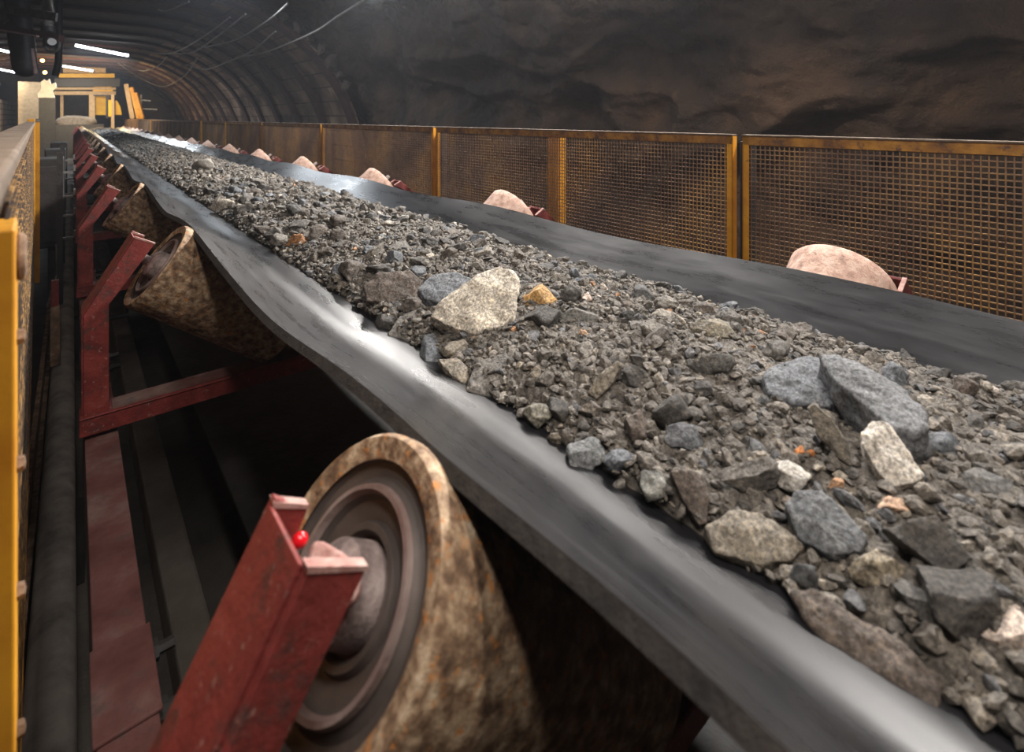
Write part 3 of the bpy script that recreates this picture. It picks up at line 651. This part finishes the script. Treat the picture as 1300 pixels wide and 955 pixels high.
for i, (px, py, w, h, c, thk, yaw, tx, ty, lift, label, short) in enumerate(heroes):
    hit = on_load(px, py + h * .18)
    if hit is None: print('HERO MISS', label); continue
    x, y, z, d = hit; sw = w * d / F_PX / 2 * 1.08; sh = h * d / F_PX / 2 * 1.12
    if i in outl:
        V, F, cen, sz = px_rock(outl[i][0], outl[i][1], outl[i][2], 40 + i)
        me = mesh_from('rock', V, F, M['stone']); o = bpy.data.objects.new('rock', me); col.objects.link(o); o.color = (*c, 1); o.location = cen
        tag(o, label, 'rock', 'rocks carried on the belt'); placed.append((cen.x, cen.y, sz * .85, short)); continue
    big = w > 60
    V, F = rock_verts(500 + i * 7, 5 if big else 4, 11 if not big else 15, .09 if big else .12, .45, .85)
    # local axes: x = across the view (camera right), y = away, z = up
    down = math.atan2(-(149 - py), F_PX); t = thk * sw
    # image height = depth*sin(down)+thickness*cos(down)
    dep = max((sh - t * math.cos(down) * .7) / max(math.sin(down), .25), sw * .45); dep = min(dep, sw * 1.7)
    if h > w * 1.2: t = sh * .85; dep = sw * 1.1
    if i == 0:      # wedge: taller to the right, tapering to a blunt point on the left
        k = (V[:, 0] + 1) / 2; V[:, 2] = V[:, 2] * (.55 + .55 * k) + .15 * (k - .5); V[:, 1] *= (.75 + .35 * k)
    V = V * np.array([sw, dep, t])
    me = mesh_from('rock', V, F, M['stone']); o = bpy.data.objects.new('rock', me); col.objects.link(o)
    o.color = (*c, 1); o.location = (x, y, z + t * (lift * .8)); o.rotation_euler = (R(tx), R(ty), R(-YAW + yaw * .35))
    tag(o, label, 'rock', 'rocks carried on the belt')
    placed.append((x, y, max(sw, dep * .8), short))
heroN = len(placed)
# the many lesser stones
prot = [mesh_from('rock', *rock_verts(700 + i, 4, 10, .20), M['stone']) for i in range(22)]
rg = random.Random(21)
shades = [('dark grey', (.060, .056, .052), 6), ('grey', (.105, .098, .09), 6), ('blue-grey', (.105, .115, .13), 4), ('brown-grey', (.095, .08, .068), 4), ('light grey', (.18, .165, .145), 2.4), ('rusty orange', (.40, .19, .08), .35), ('whitish', (.36, .33, .29), .6)]
minor = []; tries = 0
while len(minor) < 300 - heroN and tries < 30000:
    tries += 1
    y = -.05 + 3.6 * rg.random() ** 1.25; x = .518 + .645 * rg.random()
    z = load_base(x, y)
    if z is None: continue
    s = rg.uniform(.011, .026) * (1 + .16 * max(0, y)); 
    if x < .72 and rg.random() < .5: s *= 1.25
    d = SS * x + CC * y; u = (x * CC - y * SS) / d * F_PX + 650; v = 149 + (H - z) / d * F_PX
    if u > 1330 or v > 975: continue
    if any((x - a) ** 2 + (y - b) ** 2 < (r * .82 + s * .8) ** 2 for a, b, r, _ in placed) or any((x - a) ** 2 + (y - b) ** 2 < ((r + s) * .8) ** 2 for a, b, r in minor): continue
    minor.append((x, y, s))
wsum = sum(w for *_, w in shades); info = []
marks = [(1.12, YK0 + P_ * k, 0, f'the {ordn[k]} pink roller end') for k in range(1, 4)] + [(.62, YK0 + P_ * k, 0, f'the belt edge by the {ordn[k]} red frame') for k in (1, 2, 3)]
for (x, y, s) in minor:
    q = rg.random() * wsum
    for nm, c, w in shades:
        q -= w
        if q <= 0: break
    o = bpy.data.objects.new('rock', prot[rg.randrange(len(prot))]); col.objects.link(o)
    fl = rg.uniform(.45, .95); k = rg.uniform(.8, 1.2)
    o.scale = (s * 1.15, s * rg.uniform(.7, 1.05), s * fl); o.rotation_euler = (rg.uniform(-.5, .5), rg.uniform(-.5, .5), rg.uniform(0, 6.28))
    z = load_z(x, y) or load_base(x, y)
    o.location = (x, y, z + s * fl * .35); o.color = (c[0] * k, c[1] * k, c[2] * k, 1)
    hx, hy, _, short = min(placed + marks, key=lambda p: (p[0] - x) ** 2 + (p[1] - y) ** 2)
    dx, dy = x - hx, y - hy
    di = ('on its fence side' if dx > 0 else 'on its near side') if abs(dx) > abs(dy) else ('up the belt' if dy > 0 else 'down the belt')
    info.append((o, nm, short, di, math.hypot(dx, dy), 'flat' if fl < .6 else 'chunky'))
for (o, nm, short, di, dist, shp) in info:
    rank = sum(1 for q in info if q[2] == short and q[3] == di and q[4] < dist)
    pos = 'closest' if rank == 0 else f'{ordn[rank]} closest'
    lb = f'{shp} {nm} stone, {pos} to {short}, {di}'
    if len(lb.replace('-', ' ').split()) > 16: lb = f'{nm} stone {pos} to {short} {di}'
    if len(lb.replace('-', ' ').split()) > 16: lb = f'{nm} stone {pos} to {short} {di.split()[-2] if di[0] == "o" else di.split()[0]} side'
    if len(lb.replace('-', ' ').split()) > 16: lb = lb.replace(' side', '').replace('closest to', 'from')
    tag(o, lb, 'rock', 'rocks carried on the belt')

# ------------------------------------------------------------------ mesh fences
def panel(length, height, wire=.0032, pitch=.0155, mat_wire=None):
    """panel in the local yz plane, y from 0 to length, top at z=0"""
    root = empty('mesh_fence_panel')
    fw = .021
    mb = MB(); mb.bx((-.004, 0, -.030), (.0, length, 0)); mb.bx((-.004, 0, -height), (0, length, -height + fw)); fr = mb.build('frame', M['yellow_rust'], root)
    for y in (0, length - fw):
        mb = MB(); mb.bx((-.004, y, -height), (0, y + fw, -.002)); mb.bx((-.004, y if y == 0 else y + fw - .004, -height), (.026, (y if y == 0 else y + fw - .004) + .004, -.002)); mb.build('upright', M['yellow'], root)
    mb = MB(); mb.bx((-.008, 0, 0), (.026, length, .005)); mb.build('cap_rail', M['cap_rail'], root, bevel=.001)
    mb = MB(); w = wire / 2
    y = pitch
    while y < length: mb.bx((.002 - w, y - w, -height + .01), (.002 + w, y + w, -.01)); y += pitch
    z = -pitch
    while z > -height + .01: mb.bx((.005 - w, .005, z - w), (.005 + w, length - .005, z + w)); z -= pitch
    mb.build('wire_mesh', M['wire'], root)
    return root
XF = 1.77; ZF = H - .064; PL = 1.95; PP = 1.985; HF = 1.0
pan = panel(PL, HF)
YP = [.20 + PP * k for k in range(-1, 12)]
# the pair of frames at photo x=940 fixes the phase
d940 = 869 * XF / (938 - 92); y940 = (d940 - SS * XF) / CC
YP = [y940 + PP * k for k in range(-2, 14)]
for i, y in enumerate(YP):
    p = pan if i == 0 else copy_tree(pan)
    p.location = (XF, y + .02, ZF); p.rotation_euler = (0, 0, R(rnd.uniform(-.7, .7)) if i > 4 else 0)
    far = i - 1
    lab = {0: 'yellow mesh fence panel beside the rock wall, partly behind the camera', 1: 'nearest yellow mesh fence panel, at the right edge, behind the big pale roller end'}.get(i, f'yellow rusty mesh fence panel on the rock-wall side, {ordn[min(far, 24)]} from the right edge')
    tag(p, lab, 'fence panel', 'mesh fence panels on the rock-wall side')
for i in range(15):
    y = YP[i] + 0.0 + PP
    mb = MB(); mb.bx((XF + .03, y - .03, 0), (XF + .07, y + .012, ZF - .02)); o = mb.build('fence_post', M['black'], bevel=.003)
    tag(o, f'dark square post behind the joint of two mesh panels, {ordn[i]} along the rock-wall fence', 'post', 'dark posts behind the rock-wall fence')
dm = 869 * XF / (696 - 92); ym = (dm - SS * XF) / CC
mb = MB(); mb.bx((XF + .03, ym - .04, 0), (XF + .035, ym + .035, ZF - .03)); mb.bx((XF + .035, ym - .045, 0), (XF + .075, ym - .035, ZF - .03))
o = mb.build('fence_post', M['yellow']); tag(o, 'yellow angle post seen through the mesh in the middle of the second panel', 'post')

# left guard fence (runs very slightly out of line with the conveyor)
A = Vector((-.040, .60, 0)); B = Vector((-.178, 4.30, 0)); dirv = (B - A); LN = dirv.length; ang = math.atan2(-(B.x - A.x), (B.y - A.y))
lp = empty('mesh_fence_panel', (A.x, A.y, H - .03), 'long rusty yellow mesh guard panel close beside the camera on the left', 'fence panel', rot=(0, 0, ang))
hL = .93
mb = MB(); mb.bx((-.012, 0, -.9), (0, LN, -.9 + .03)); mb.build('frame', M['yellow_rust'], lp)
mb = MB(); mb.bx((-.035, -.50, -.010), (.006, LN, .004)); mb.build('cap_rail', M['cap_rail'], lp, bevel=.003)
for y0_, y1_, zt in ((-.02, .050, -.06), (LN - .06, LN, .02)):
    mb = MB(); mb.bx((-.03, y0_, -1.47 if y0_ == 0 else -.93), (.004, y1_, zt)); mb.build('upright', M['yellow'], lp, bevel=.002)
mb = MB(); w = .0016; y = .06
while y < LN - .06: mb.bx((-.006 - w, y - w, -.9), (-.006 + w, y + w, 0)); y += .034
z = -.015
while z > -.9: mb.bx((-.003 - w, .04, z - w), (-.003 + w, LN - .05, z + w)); z -= .0155
mb.build('wire_mesh', M['wire_left'], lp)
# lifting ring on the near upright
mb = MB(); pts = [(.006, .02 + .016 * math.cos(q), -.09 + .016 * math.sin(q)) for q in np.linspace(0, 2 * math.pi, 25)]
mb.tube(pts, .0045, 8, False); mb.build('ring', M['rust'], lp, smooth=True)
for i, z in enumerate((-.16, -.27, -.38, -.50)):
    mb = MB(); mb.lathe([(0, .007), (.005, .006), (.006, .0001)], 6); b = mb.build('bolt', M['rust'], lp); b.location = (.004, .022, z)
for k in range(4):
    st = B + dirv.normalized() * (.1 + 2.05 * k)
    q = copy_tree(pan); q.location = (st.x, st.y, H - .03); q.rotation_euler = (0, 0, ang)
    tag(q, f'mesh guard panel on the left walkway side, {ordn[k]} behind the bright yellow upright', 'fence panel', 'left mesh panels beyond the upright')

# pipe, toe board and stub posts on the left
mb = MB(); mb.tube([(-.035, y, .30) for y in np.linspace(-1.8, 12, 30)], .043, 20); tag(mb.build('dusty_pipe', M['pipe'], smooth=True), 'thick dusty grey pipe running low between the guard fence and red rail', 'pipe')
mb = MB(); mb.bx((-.115, -1.8, .26), (-.100, 8, .36)); mb.bx((-.10, -1.8, .26), (-.085, 8, .268)); tag(mb.build('toe_board', M['rust'], bevel=.001), 'rusty toe board between the left guard fence and the dusty pipe', 'toe board')
for i, y in enumerate((.3, 2.2, 4.2, 6.4)):
    mb = MB(); mb.bx((-.13, y - .02, 0), (.03, y + .02, .258)); o = mb.build('pipe_support', M['black'])
    tag(o, f'dark steel stand under the dusty pipe, {ordn[i]} along', 'support', 'stands under the dusty pipe')
sx, sy = -.062, 3.25
st = empty('stub_post', (sx, sy, 0), 'short stub post, red on top and rusty below, left of the second bracket', 'post')
mb = MB(); mb.bx((-.018, -.02, .343), (.018, .02, H - .88)); mb.build('body', M['rust'], st, bevel=.004)
mb = MB(); mb.bx((-.014, -.015, H - .88), (.014, .015, H - .76)); mb.build('top', M['red'], st, bevel=.002)
for i, y in enumerate((4.3, 5.5)):
    ck = empty('cable_hanger', (-.06, y, 0), f'dark cable hanger with hooks behind the yellow upright, {"nearer" if i == 0 else "farther"} one', 'hanger', 'cable hangers behind the yellow upright')
    mb = MB(); mb.bx((-.015, -.015, 0), (.015, .015, H - .22)); mb.build('post', M['black'], ck)
    for z in (H - .35, H - .5, H - .62, H - .76):
        mb = MB(); mb.bx((.01, -.01, z), (.075, .01, z + .012)); mb.bx((.065, -.01, z), (.075, .01, z + .05)); mb.build('hook', M['steel'], ck)

for i, y in enumerate((4.75, 6.1, 7.7)):  # invented boxes, put in to darken the pale floor gap behind the upright
    jb = empty('dark_filler_box', (-.11, y, 0), f'dark filler box added to darken the gap behind the yellow upright, {["nearest", "middle", "farthest"][i]} of three', 'filler box', 'dark filler boxes behind the yellow upright')
    mb = MB(); mb.bx((-.075, -.05, .62), (.065, .25, H - .28)); mb.build('housing', M['black'], jb, bevel=.008)
    mb = MB(); mb.bx((-.06, -.062, .66), (.05, -.05, H - .33)); mb.build('box_face', M['duct'], jb, bevel=.004)
    mb = MB(); mb.bx((-.02, .05, 0), (.02, .09, .63)); mb.build('post', M['black'], jb)
    mb = MB(); mb.tube([(.03, -.055, .64), (.035, -.07, .45), (.0, -.075, .30), (-.02, -.02, .22)], .008, 8); mb.build('cable', M['cable'], jb, smooth=True)
# ------------------------------------------------------------------ lamps
def tube_lamp(a, b, label, mat, drop=.03, power=0, colr=(.86, .93, 1), size=.12, spread=180, tilt=0):
    a, b = Vector(a), Vector(b); c = (a + b) / 2
    root = empty('tube_lamp', c, label, 'lamp', 'tube lamps along the tunnel')
    a0, b0 = a - c, b - c; t = (b0 - a0).normalized()
    mb = MB(); mb.tube([a0 + t * .03, b0 - t * .03], .034, 12); mb.build('tube', mat, root, smooth=True)
    mb = MB(); mb.bar(a0 + Vector((0, 0, .045)), b0 + Vector((0, 0, .045)), .10, .035); mb.build('housing', M['steel'], root)
    for e in (a0, b0):
        mb = MB(); mb.bar(e - t * .012, e + t * .03, .05, .06); mb.build('end_cap', M['black'], root)
    for e in (a0 * .8, b0 * .8):
        mb = MB(); mb.tube([e + Vector((0, 0, .06)), e + Vector((0, 0, H + 2.0 - (c.z) + .02 - e.z))], .006, 6); mb.build('hanger_rod', M['black'], root)
    if power:
        l = bpy.data.lights.new('lamp_light', 'AREA'); l.shape = 'RECTANGLE'; l.size = (b - a).length; l.size_y = size; l.energy = power; l.color = colr; l.spread = R(spread)
        o = bpy.data.objects.new('lamp_light', l); col.objects.link(o); o.parent = root; o.location = (0, 0, -.05)
        dv = (b - a).normalized()
        o.rotation_euler = (Matrix.Rotation(R(tilt), 3, 'Y') @ Matrix.Rotation(math.atan2(dv.y, dv.x), 3, 'Z') @ Matrix.Rotation(-math.asin(dv.z), 3, 'Y')).to_euler()
    return root
tube_lamp((.03, 18.2, H + 1.93), (1.23, 18.2, H + 1.73), 'bright white tube lamp on the dark ceiling, nearest one in view', M['tube'], power=200)
tube_lamp((-.30, 25.2, H + 1.88), (.62, 25.2, H + 1.74), 'white tube lamp above the bright yellow station at the tunnel end', M['tube_small'], power=60)
tube_lamp(at_depth(-28, 57, 14.6), at_depth(17, 67, 14.6), 'white tube lamp at the top left edge beside the dark duct', M['tube_small'], power=40)
tube_lamp(at_depth(-28, 82, 18.6), at_depth(21, 92, 18.6), 'lower white tube lamp at the left edge behind the dark duct', M['tube_small'], power=40)
tube_lamp((.9, 8.2, H + 1.9), (2.1, 8.2, H + 1.82), 'tube lamp just above the top of the view lighting the ceiling haze', M['tube_small'], power=65)
for i, (yy, pw) in enumerate(((.3, 60), (1.9, 75), (3.5, 75), (5.0, 75))):
    tube_lamp((2.55, yy - .6, H + 1.38), (2.55, yy + .6, H + 1.38), f'tube lamp high on the rock wall side over the mesh fence, {ordn[i]} up the tunnel', M['tube_small'], power=pw, colr=(1, .95, .90), spread=140, tilt=50)
tube_lamp((.5, -.9, H + 1.40), (.5, .1, H + 1.40), 'tube lamp overhead above the camera', M['tube_small'], power=22, colr=(1, .88, .76))
tube_lamp((-.06, -.5, H + 1.2), (-.06, .5, H + 1.2), 'added unseen tube lamp above the guard fence, lighting the low pipe', M['tube_small'], power=17, colr=(1, .90, .80))  # unseen lamp added to light the pipe and floor by the fence
tube_lamp((2.2, 1.2, H + 1.62), (2.2, 2.4, H + 1.62), 'added unseen tube lamp turned to brighten the bare rock wall', M['tube_small'], power=58, colr=(1, .78, .58), tilt=-62)  # unseen lamp added only to lift the dark rock wall

# ------------------------------------------------------------------ ceiling cables
def catenary(a, b, sag, n=18):
    a, b = Vector(a), Vector(b); return [a.lerp(b, t) - Vector((0, 0, sag * 4 * t * (1 - t))) for t in np.linspace(0, 1, n)]
def on_vault(px, py, r=2.85):         # where a view ray meets the inside of the arch
    ry = px2ray(px, py)
    for k in range(1, 6000):
        d = k * .01; x, z = ry[0] * d, ry[2] * d + 1.0
        if x > 1.2 and math.hypot(x - 1.2, z) > r or x <= 1.2 and z > r or (x < -1.1 and math.hypot(x + 1.1, z) > r): return Vector((x, ry[1] * d, H + ry[2] * d))
cab = [([(300, 73), (338, 66), (396, 42), (430, 20), (462, 0)], 'thin grey cable sweeping up across the bare rock to the top edge'),
       ([(150, 80), (175, 97), (205, 110), (232, 98), (252, 72)], 'thin cable hanging in a low loop beside the yellow leaning posts'),
       ([(158, 82), (180, 90), (200, 84), (212, 72)], 'short cable loop above the lowest loop'),
       ([(180, 64), (215, 68), (250, 52), (292, 22)], 'cable drooping between two arches right of the ceiling lamp'),
       ([(220, 68), (246, 66), (276, 46), (312, 18)], 'cable drooping just right of the one beside the ceiling lamp'),
       ([(236, 82), (262, 88), (290, 78), (318, 66), (350, 40)], 'longer cable loop below the other drooping ones'),
       ([(200, 12), (212, 13), (240, 2)], 'short bright cable end near the top above the ceiling lamp'),
       ([(260, 60), (300, 50), (340, 26), (366, 4)], 'cable running up the vault towards the top edge')]
for pts, lab in cab:
    P3 = [on_vault(*p) for p in pts]
    # smooth curve through the points
    out = []
    for i in range(len(P3) - 1):
        p0, p1, p2, p3 = P3[max(i - 1, 0)], P3[i], P3[i + 1], P3[min(i + 2, len(P3) - 1)]
        for t in np.linspace(0, 1, 8, endpoint=False):
            out.append(.5 * ((2 * p1) + (p2 - p0) * t + (2 * p0 - 5 * p1 + 4 * p2 - p3) * t * t + (3 * p1 - p0 - 3 * p2 + p3) * t ** 3))
    out.append(P3[-1])
    mb = MB(); mb.tube(out, .015, 8); tag(mb.build('ceiling_cable', M['cable'], smooth=True), lab, 'cable', 'cables hung along the vault')

# ------------------------------------------------------------------ overhead pipework, top left
D = 8.0
def q(px, py, d=D): return at_depth(px, py, d)
k_ = D / F_PX
du = empty('hanging_duct', q(32, 97), 'dark round duct hanging down from the ceiling at the top left', 'duct')
ol = du.location.copy()
mb = MB(); mb.tube([q(34, 97) - ol, q(33.5, 94) - ol, q(32, 88) - ol, q(27, 50) - ol, q(22, 5) - ol, q(20, -14) - ol], [.05, .11, .15, .155, .155, .155], 24); mb.build('body', M['duct'], du, smooth=True)
mb = MB(); mb.tube([q(45, 94) - ol, q(43, 80) - ol, q(40, 62) - ol], .03, 12); mb.build('pink_conduit', M['pinkpipe'], du, smooth=True)
be = empty('overhead_beam', q(30, 40, 7.6), 'reddish steel beam crossing the ceiling at the top left', 'beam'); ol = be.location.copy()
mb = MB(); mb.bar(q(-20, 30, 7.6) - ol, q(78, 49, 7.6) - ol, .10, .10); mb.build('web', M['dark_red'], be)
mb = MB(); mb.bar(q(-20, 35, 7.5) - ol, q(48, 46, 7.5) - ol, .05, .025); mb.build('pale_flange', M['pinkpipe'], be)
vp = empty('ceiling_pipe', q(62, 40, 7.7), 'grey vertical pipe with clamps and a ringed elbow at the top left', 'pipe'); ol = vp.location.copy()
mb = MB(); mb.tube([q(60, -14, 7.7) - ol, q(60, 20, 7.7) - ol, q(61, 34, 7.7) - ol], .055, 16); mb.build('riser', M['pipe'], vp, smooth=True)
for yy in (4, 18, 28):
    mb = MB(); mb.tube([q(60, yy, 7.7) - ol, q(60, yy + 3, 7.7) - ol], .075, 16); mb.build('clamp', M['steel'], vp, smooth=True)
mb = MB(); mb.tube([q(61, 34, 7.7) - ol, q(62, 44, 7.7) - ol, q(66, 54, 7.6) - ol], .085, 18); mb.build('elbow', M['duct'], vp, smooth=True)
mb = MB(); ctr = q(66, 56, 7.6) - ol; mb.tube([ctr + Vector((CC, -SS, 0)) * (.11 * math.cos(a)) + Vector((0, 0, .11 * math.sin(a))) for a in np.linspace(0, 2 * math.pi, 30)], .02, 8, False); mb.build('flange_ring', M['steel'], vp, smooth=True)
mb = MB(); mb.tube([q(63, 52, 7.5) - ol, q(66, 53, 7.3) - ol], .05, 16); mb.build('valve_face', M['white'], vp, smooth=True)
fb = MB(); fb.bar(q(8, 12, 7.8), q(72, 22, 7.4), .03, .12); tag(fb.build('flat_bar', M['steel'], bevel=.003), 'grey flat bar slanting between the ceiling pipes at the top left', 'bar')
fb = MB(); fb.bar(q(-5, 5, 7.8), q(8, 28, 7.8), .03, .10); tag(fb.build('diagonal_brace', M['steel'], bevel=.003), 'pale diagonal brace at the very top left corner', 'brace')
fb = MB(); fb.tube([Vector((q(75, 60, 9).x, q(75, 60, 9).y, H + 2.02)), q(75, 60, 9), q(74, 80, 9), q(70, 96, 9)], .05, 12); tag(fb.build('drop_pipe', M['duct'], smooth=True), 'thin dark pipe dropping beside the station, right of the duct', 'pipe')
hg = MB(); hg.tube([(-.25, y, H + 1.35 + .25) for y in (9.2, 12, 15, 17)], .05, 12); tag(hg.build('service_pipe', M['duct'], smooth=True), 'dark service pipe running along the ceiling towards the station', 'pipe')

# ------------------------------------------------------------------ station at the end
D = 21.5
stn = empty('yellow_station', (at_depth(105, 150, D).x, at_depth(105, 150, D).y, 0), 'brightly lit yellow steel station frame at the far end of the conveyor', 'station'); ol = stn.location.copy()
def slab(name, x0, y0, x1, y1, mat, d=D, th=.12, parent=None, lab=None):
    """upright plate facing down the tunnel between two sightings"""
    a = at_depth(x0, y0, d); b = at_depth(x1, y1, d)
    mb = MB(); yy = (a.y + b.y) / 2
    # place on the plane y = const through the middle
    def on(px, py):
        r = px2ray(px, py); s = yy / r[1]; return (r[0] * s, H + r[2] * s)
    p, r_ = on(x0, y0), on(x1, y1); p2, r2 = on(x0, y1), on(x1, y0)
    base = parent if parent is not None else None
    o0 = Vector((0, 0, 0)) if parent is None else ol
    mb.add([(p[0] - o0.x, yy - th / 2 - o0.y, p[1]), (r2[0] - o0.x, yy - th / 2 - o0.y, r2[1]), (r_[0] - o0.x, yy - th / 2 - o0.y, r_[1]), (p2[0] - o0.x, yy - th / 2 - o0.y, p2[1]),
            (p[0] - o0.x, yy + th / 2 - o0.y, p[1]), (r2[0] - o0.x, yy + th / 2 - o0.y, r2[1]), (r_[0] - o0.x, yy + th / 2 - o0.y, r_[1]), (p2[0] - o0.x, yy + th / 2 - o0.y, p2[1])],
           [(0, 1, 2, 3), (7, 6, 5, 4), (0, 4, 5, 1), (1, 5, 6, 2), (2, 6, 7, 3), (3, 7, 4, 0)])
    return mb.build(name, mat, parent)
slab('fascia', 80, 83, 134, 93, M['cream'], D, .5, stn)
slab('canopy_edge', 75, 94, 145, 99, M['yel_bright'], D, .6, stn)
slab('dark_lintel', 69, 100, 152, 110, M['duct'], D, .2, stn)
slab('upper_rail', 69, 111, 147, 114, M['cream'], D, .08, stn); slab('lower_rail', 69, 116, 147, 120.5, M['cream'], D, .1, stn)
for x0, x1 in ((76.5, 80.5), (113, 120.5), (141, 145)):
    slab('post', x0, 120, x1, 190, M['cream'], D, .12, stn)
slab('window_frame', 134.5, 122, 139, 150, M['black'], D, .1, stn)
slab('window_head', 119, 120.5, 147, 122, M['black'], D, .1, stn)
slab('yellow_panel', 121, 122, 135, 146, M['yel_bright'], D + .6, .05, stn); slab('yellow_post', 137.5, 127, 141.5, 148, M['yel_bright'], D - .1, .05, stn)
def plate(name, outline, d, thick, mat, parent=None):
    r0 = at_depth(*outline[0], d); yy = r0.y; o0 = Vector((0, 0, 0)) if parent is None else ol; pts = []
    for p in outline:
        r = px2ray(*p); k = yy / r[1]; pts.append((r[0] * k - o0.x, H + r[2] * k))
    mb = MB(); mb.prism(pts, yy - thick / 2 - o0.y, yy + thick / 2 - o0.y); return mb.build(name, mat, parent, bevel=.02)
def blob(name, px, py, w, h, d, mat, parent=None, thick=.2, seed=1, cuts=6):
    V, F = rock_verts(seed, 3, cuts, .03); me = mesh_from(name, V * np.array([w * d / F_PX / 2, thick, h * d / F_PX / 2]), F, mat)
    o = bpy.data.objects.new(name, me); col.objects.link(o); p = at_depth(px, py, d)
    if parent is not None: o.parent = parent; p = p - Vector((ol.x, ol.y, 0))
    o.location = p; return o
plate('round_hood', [(117, 117), (120, 110), (127, 105), (136, 105), (143, 112), (144, 117)], D + .2, .1, M['yel_bright'], stn); plate('yellow_apron', [(144, 146), (144, 127), (149, 128), (153, 136), (155, 146)], D + .2, .1, M['yel_bright'], stn)
o = blob('spoil_heap', 97, 150, 42, 18, D - 1.5, M['heap'], None, .7, 5, 3); o.location.z -= .15; tag(o, 'beige heap of spoil at the head of the conveyor in the station', 'heap')
tb = MB(); a = at_depth(97, 158, D - 1.5); tb.bx((a.x - .9, a.y - .7, 0), (a.x + .8, a.y + .9, a.z)); tag(tb.build('discharge_chute', M['duct']), 'dark discharge chute under the beige heap', 'chute')
for i, (x0, y0, x1, y1) in enumerate(((160, 107, 168, 150), (167, 111, 176, 150), (172, 118, 181, 150))):
    mb = MB(); mb.bar(at_depth(x0, y0, D - .5), at_depth(x1, y1, D - .5), .10 if i == 0 else .07, .14); mb.bar(at_depth(x1, y1, D - .5), Vector((at_depth(x1, y1, D - .5).x, at_depth(x1, y1, D - .5).y, 0)), .10, .10)
    tag(mb.build('leaning_post', M['cream'] if i == 0 else M['yellow']), f'lit leaning steel post right of the station, {["leftmost and palest", "middle", "rightmost and thinnest"][i]} of three', 'post', 'leaning posts by the station')
mb = MB(); mb.bar(at_depth(179, 127, D - .4), at_depth(192, 128, D - .4), .05); mb.bar(at_depth(179, 138, D - .4), at_depth(200, 139, D - .4), .05); mb.bar(at_depth(179, 120, D - .4), Vector((at_depth(179, 120, D - .4).x, at_depth(179, 120, D - .4).y, 0)), .05)
tag(mb.build('guard_rail', M['steel']), 'thin grey guard rail right of the leaning posts', 'railing')
a = at_depth(41, 118, 19.5)
mb = MB(); mb.box((a.x, a.y, a.z - .55), (.75, .4, 1.9)); tag(mb.build('cabinet', M['cream'], bevel=.01), 'pale cream cabinet beside the left brick wall', 'cabinet')
o = plate('draped_sheet', [(48, 126), (47, 119), (52, 113), (51, 105), (56, 101), (60, 103), (63, 100), (65, 107), (71, 105), (72, 112), (67, 115), (70, 124), (64, 127), (58, 124)], 18.6, .3, M['white'])
tag(o, 'white plastic sheeting bundled between the cabinet and station', 'sheet')
a = at_depth(60, 126, 18.6); mb = MB(); mb.bx((a.x - .22, a.y - .15, 0), (a.x + .22, a.y + .15, a.z + .05)); tag(mb.build('dark_stand', M['black'], bevel=.01), 'dark reddish stand carrying the white sheeting', 'stand')
for i, (px, py) in enumerate(((54, 77), (57, 92))):
    V, F = rock_verts(5, 2, 0, 0); me = mesh_from('bulb', V * .05, F, M['bulb']); o = bpy.data.objects.new('warm_bulb', me); col.objects.link(o); o.location = at_depth(px, py, 16)
    tag(o, f'small warm orange bulb left of the station, {"upper" if i == 0 else "lower"} one', 'bulb', 'warm bulbs left of the station')

# warm station floodlight, and a fill light added before its panels
def lamp(name, kind, loc, power, colr, size=.3, rot=None):
    l = bpy.data.lights.new(name, kind); l.energy = power; l.color = colr
    if kind == 'AREA': l.size = size
    else: l.shadow_soft_size = size
    o = bpy.data.objects.new(name, l); col.objects.link(o); o.location = loc
    if rot: o.rotation_euler = rot
    return o
p = at_depth(118, 110, D - 4.5)
lamp('station_flood', 'AREA', (p.x - .3, p.y + .2, H + 1.0), 170, (1, .74, .40), .5, (R(90), 0, R(8)))
lamp('station_front_fill', 'POINT', tuple(at_depth(133, 133, D - 1.2)), 22, (1, .80, .45), .15)  # bare light added in front of the yellow panels to make them bright
# distant light spilling in along the gallery behind the camera
#lamp('gallery_light', 'POINT', (-.9, -.6, H + .9), 8, (1, .83, .66), .35)

w = bpy.data.worlds.new('world'); bpy.context.scene.world = w; w.use_nodes = True
w.node_tree.nodes['Background'].inputs[0].default_value = (.02, .018, .016, 1); w.node_tree.nodes['Background'].inputs[1].default_value = .3
vs_ = w.node_tree.nodes.new('ShaderNodeVolumeScatter'); vs_.inputs['Density'].default_value = .0034; vs_.inputs['Anisotropy'].default_value = .45; vs_.inputs['Color'].default_value = (.85, .9, 1, 1)
w.node_tree.links.new(vs_.outputs[0], w.node_tree.nodes['World Output'].inputs['Volume'])

sc = bpy.context.scene
sc.view_settings.view_transform = 'Standard'; sc.view_settings.look = 'None'; sc.view_settings.gamma = 1; sc.view_settings.use_curve_mapping = False
sc.view_settings.exposure = 0.0
sc.cycles.use_denoising = True
sc.cycles.max_bounces = 6; sc.cycles.sample_clamp_indirect = 6
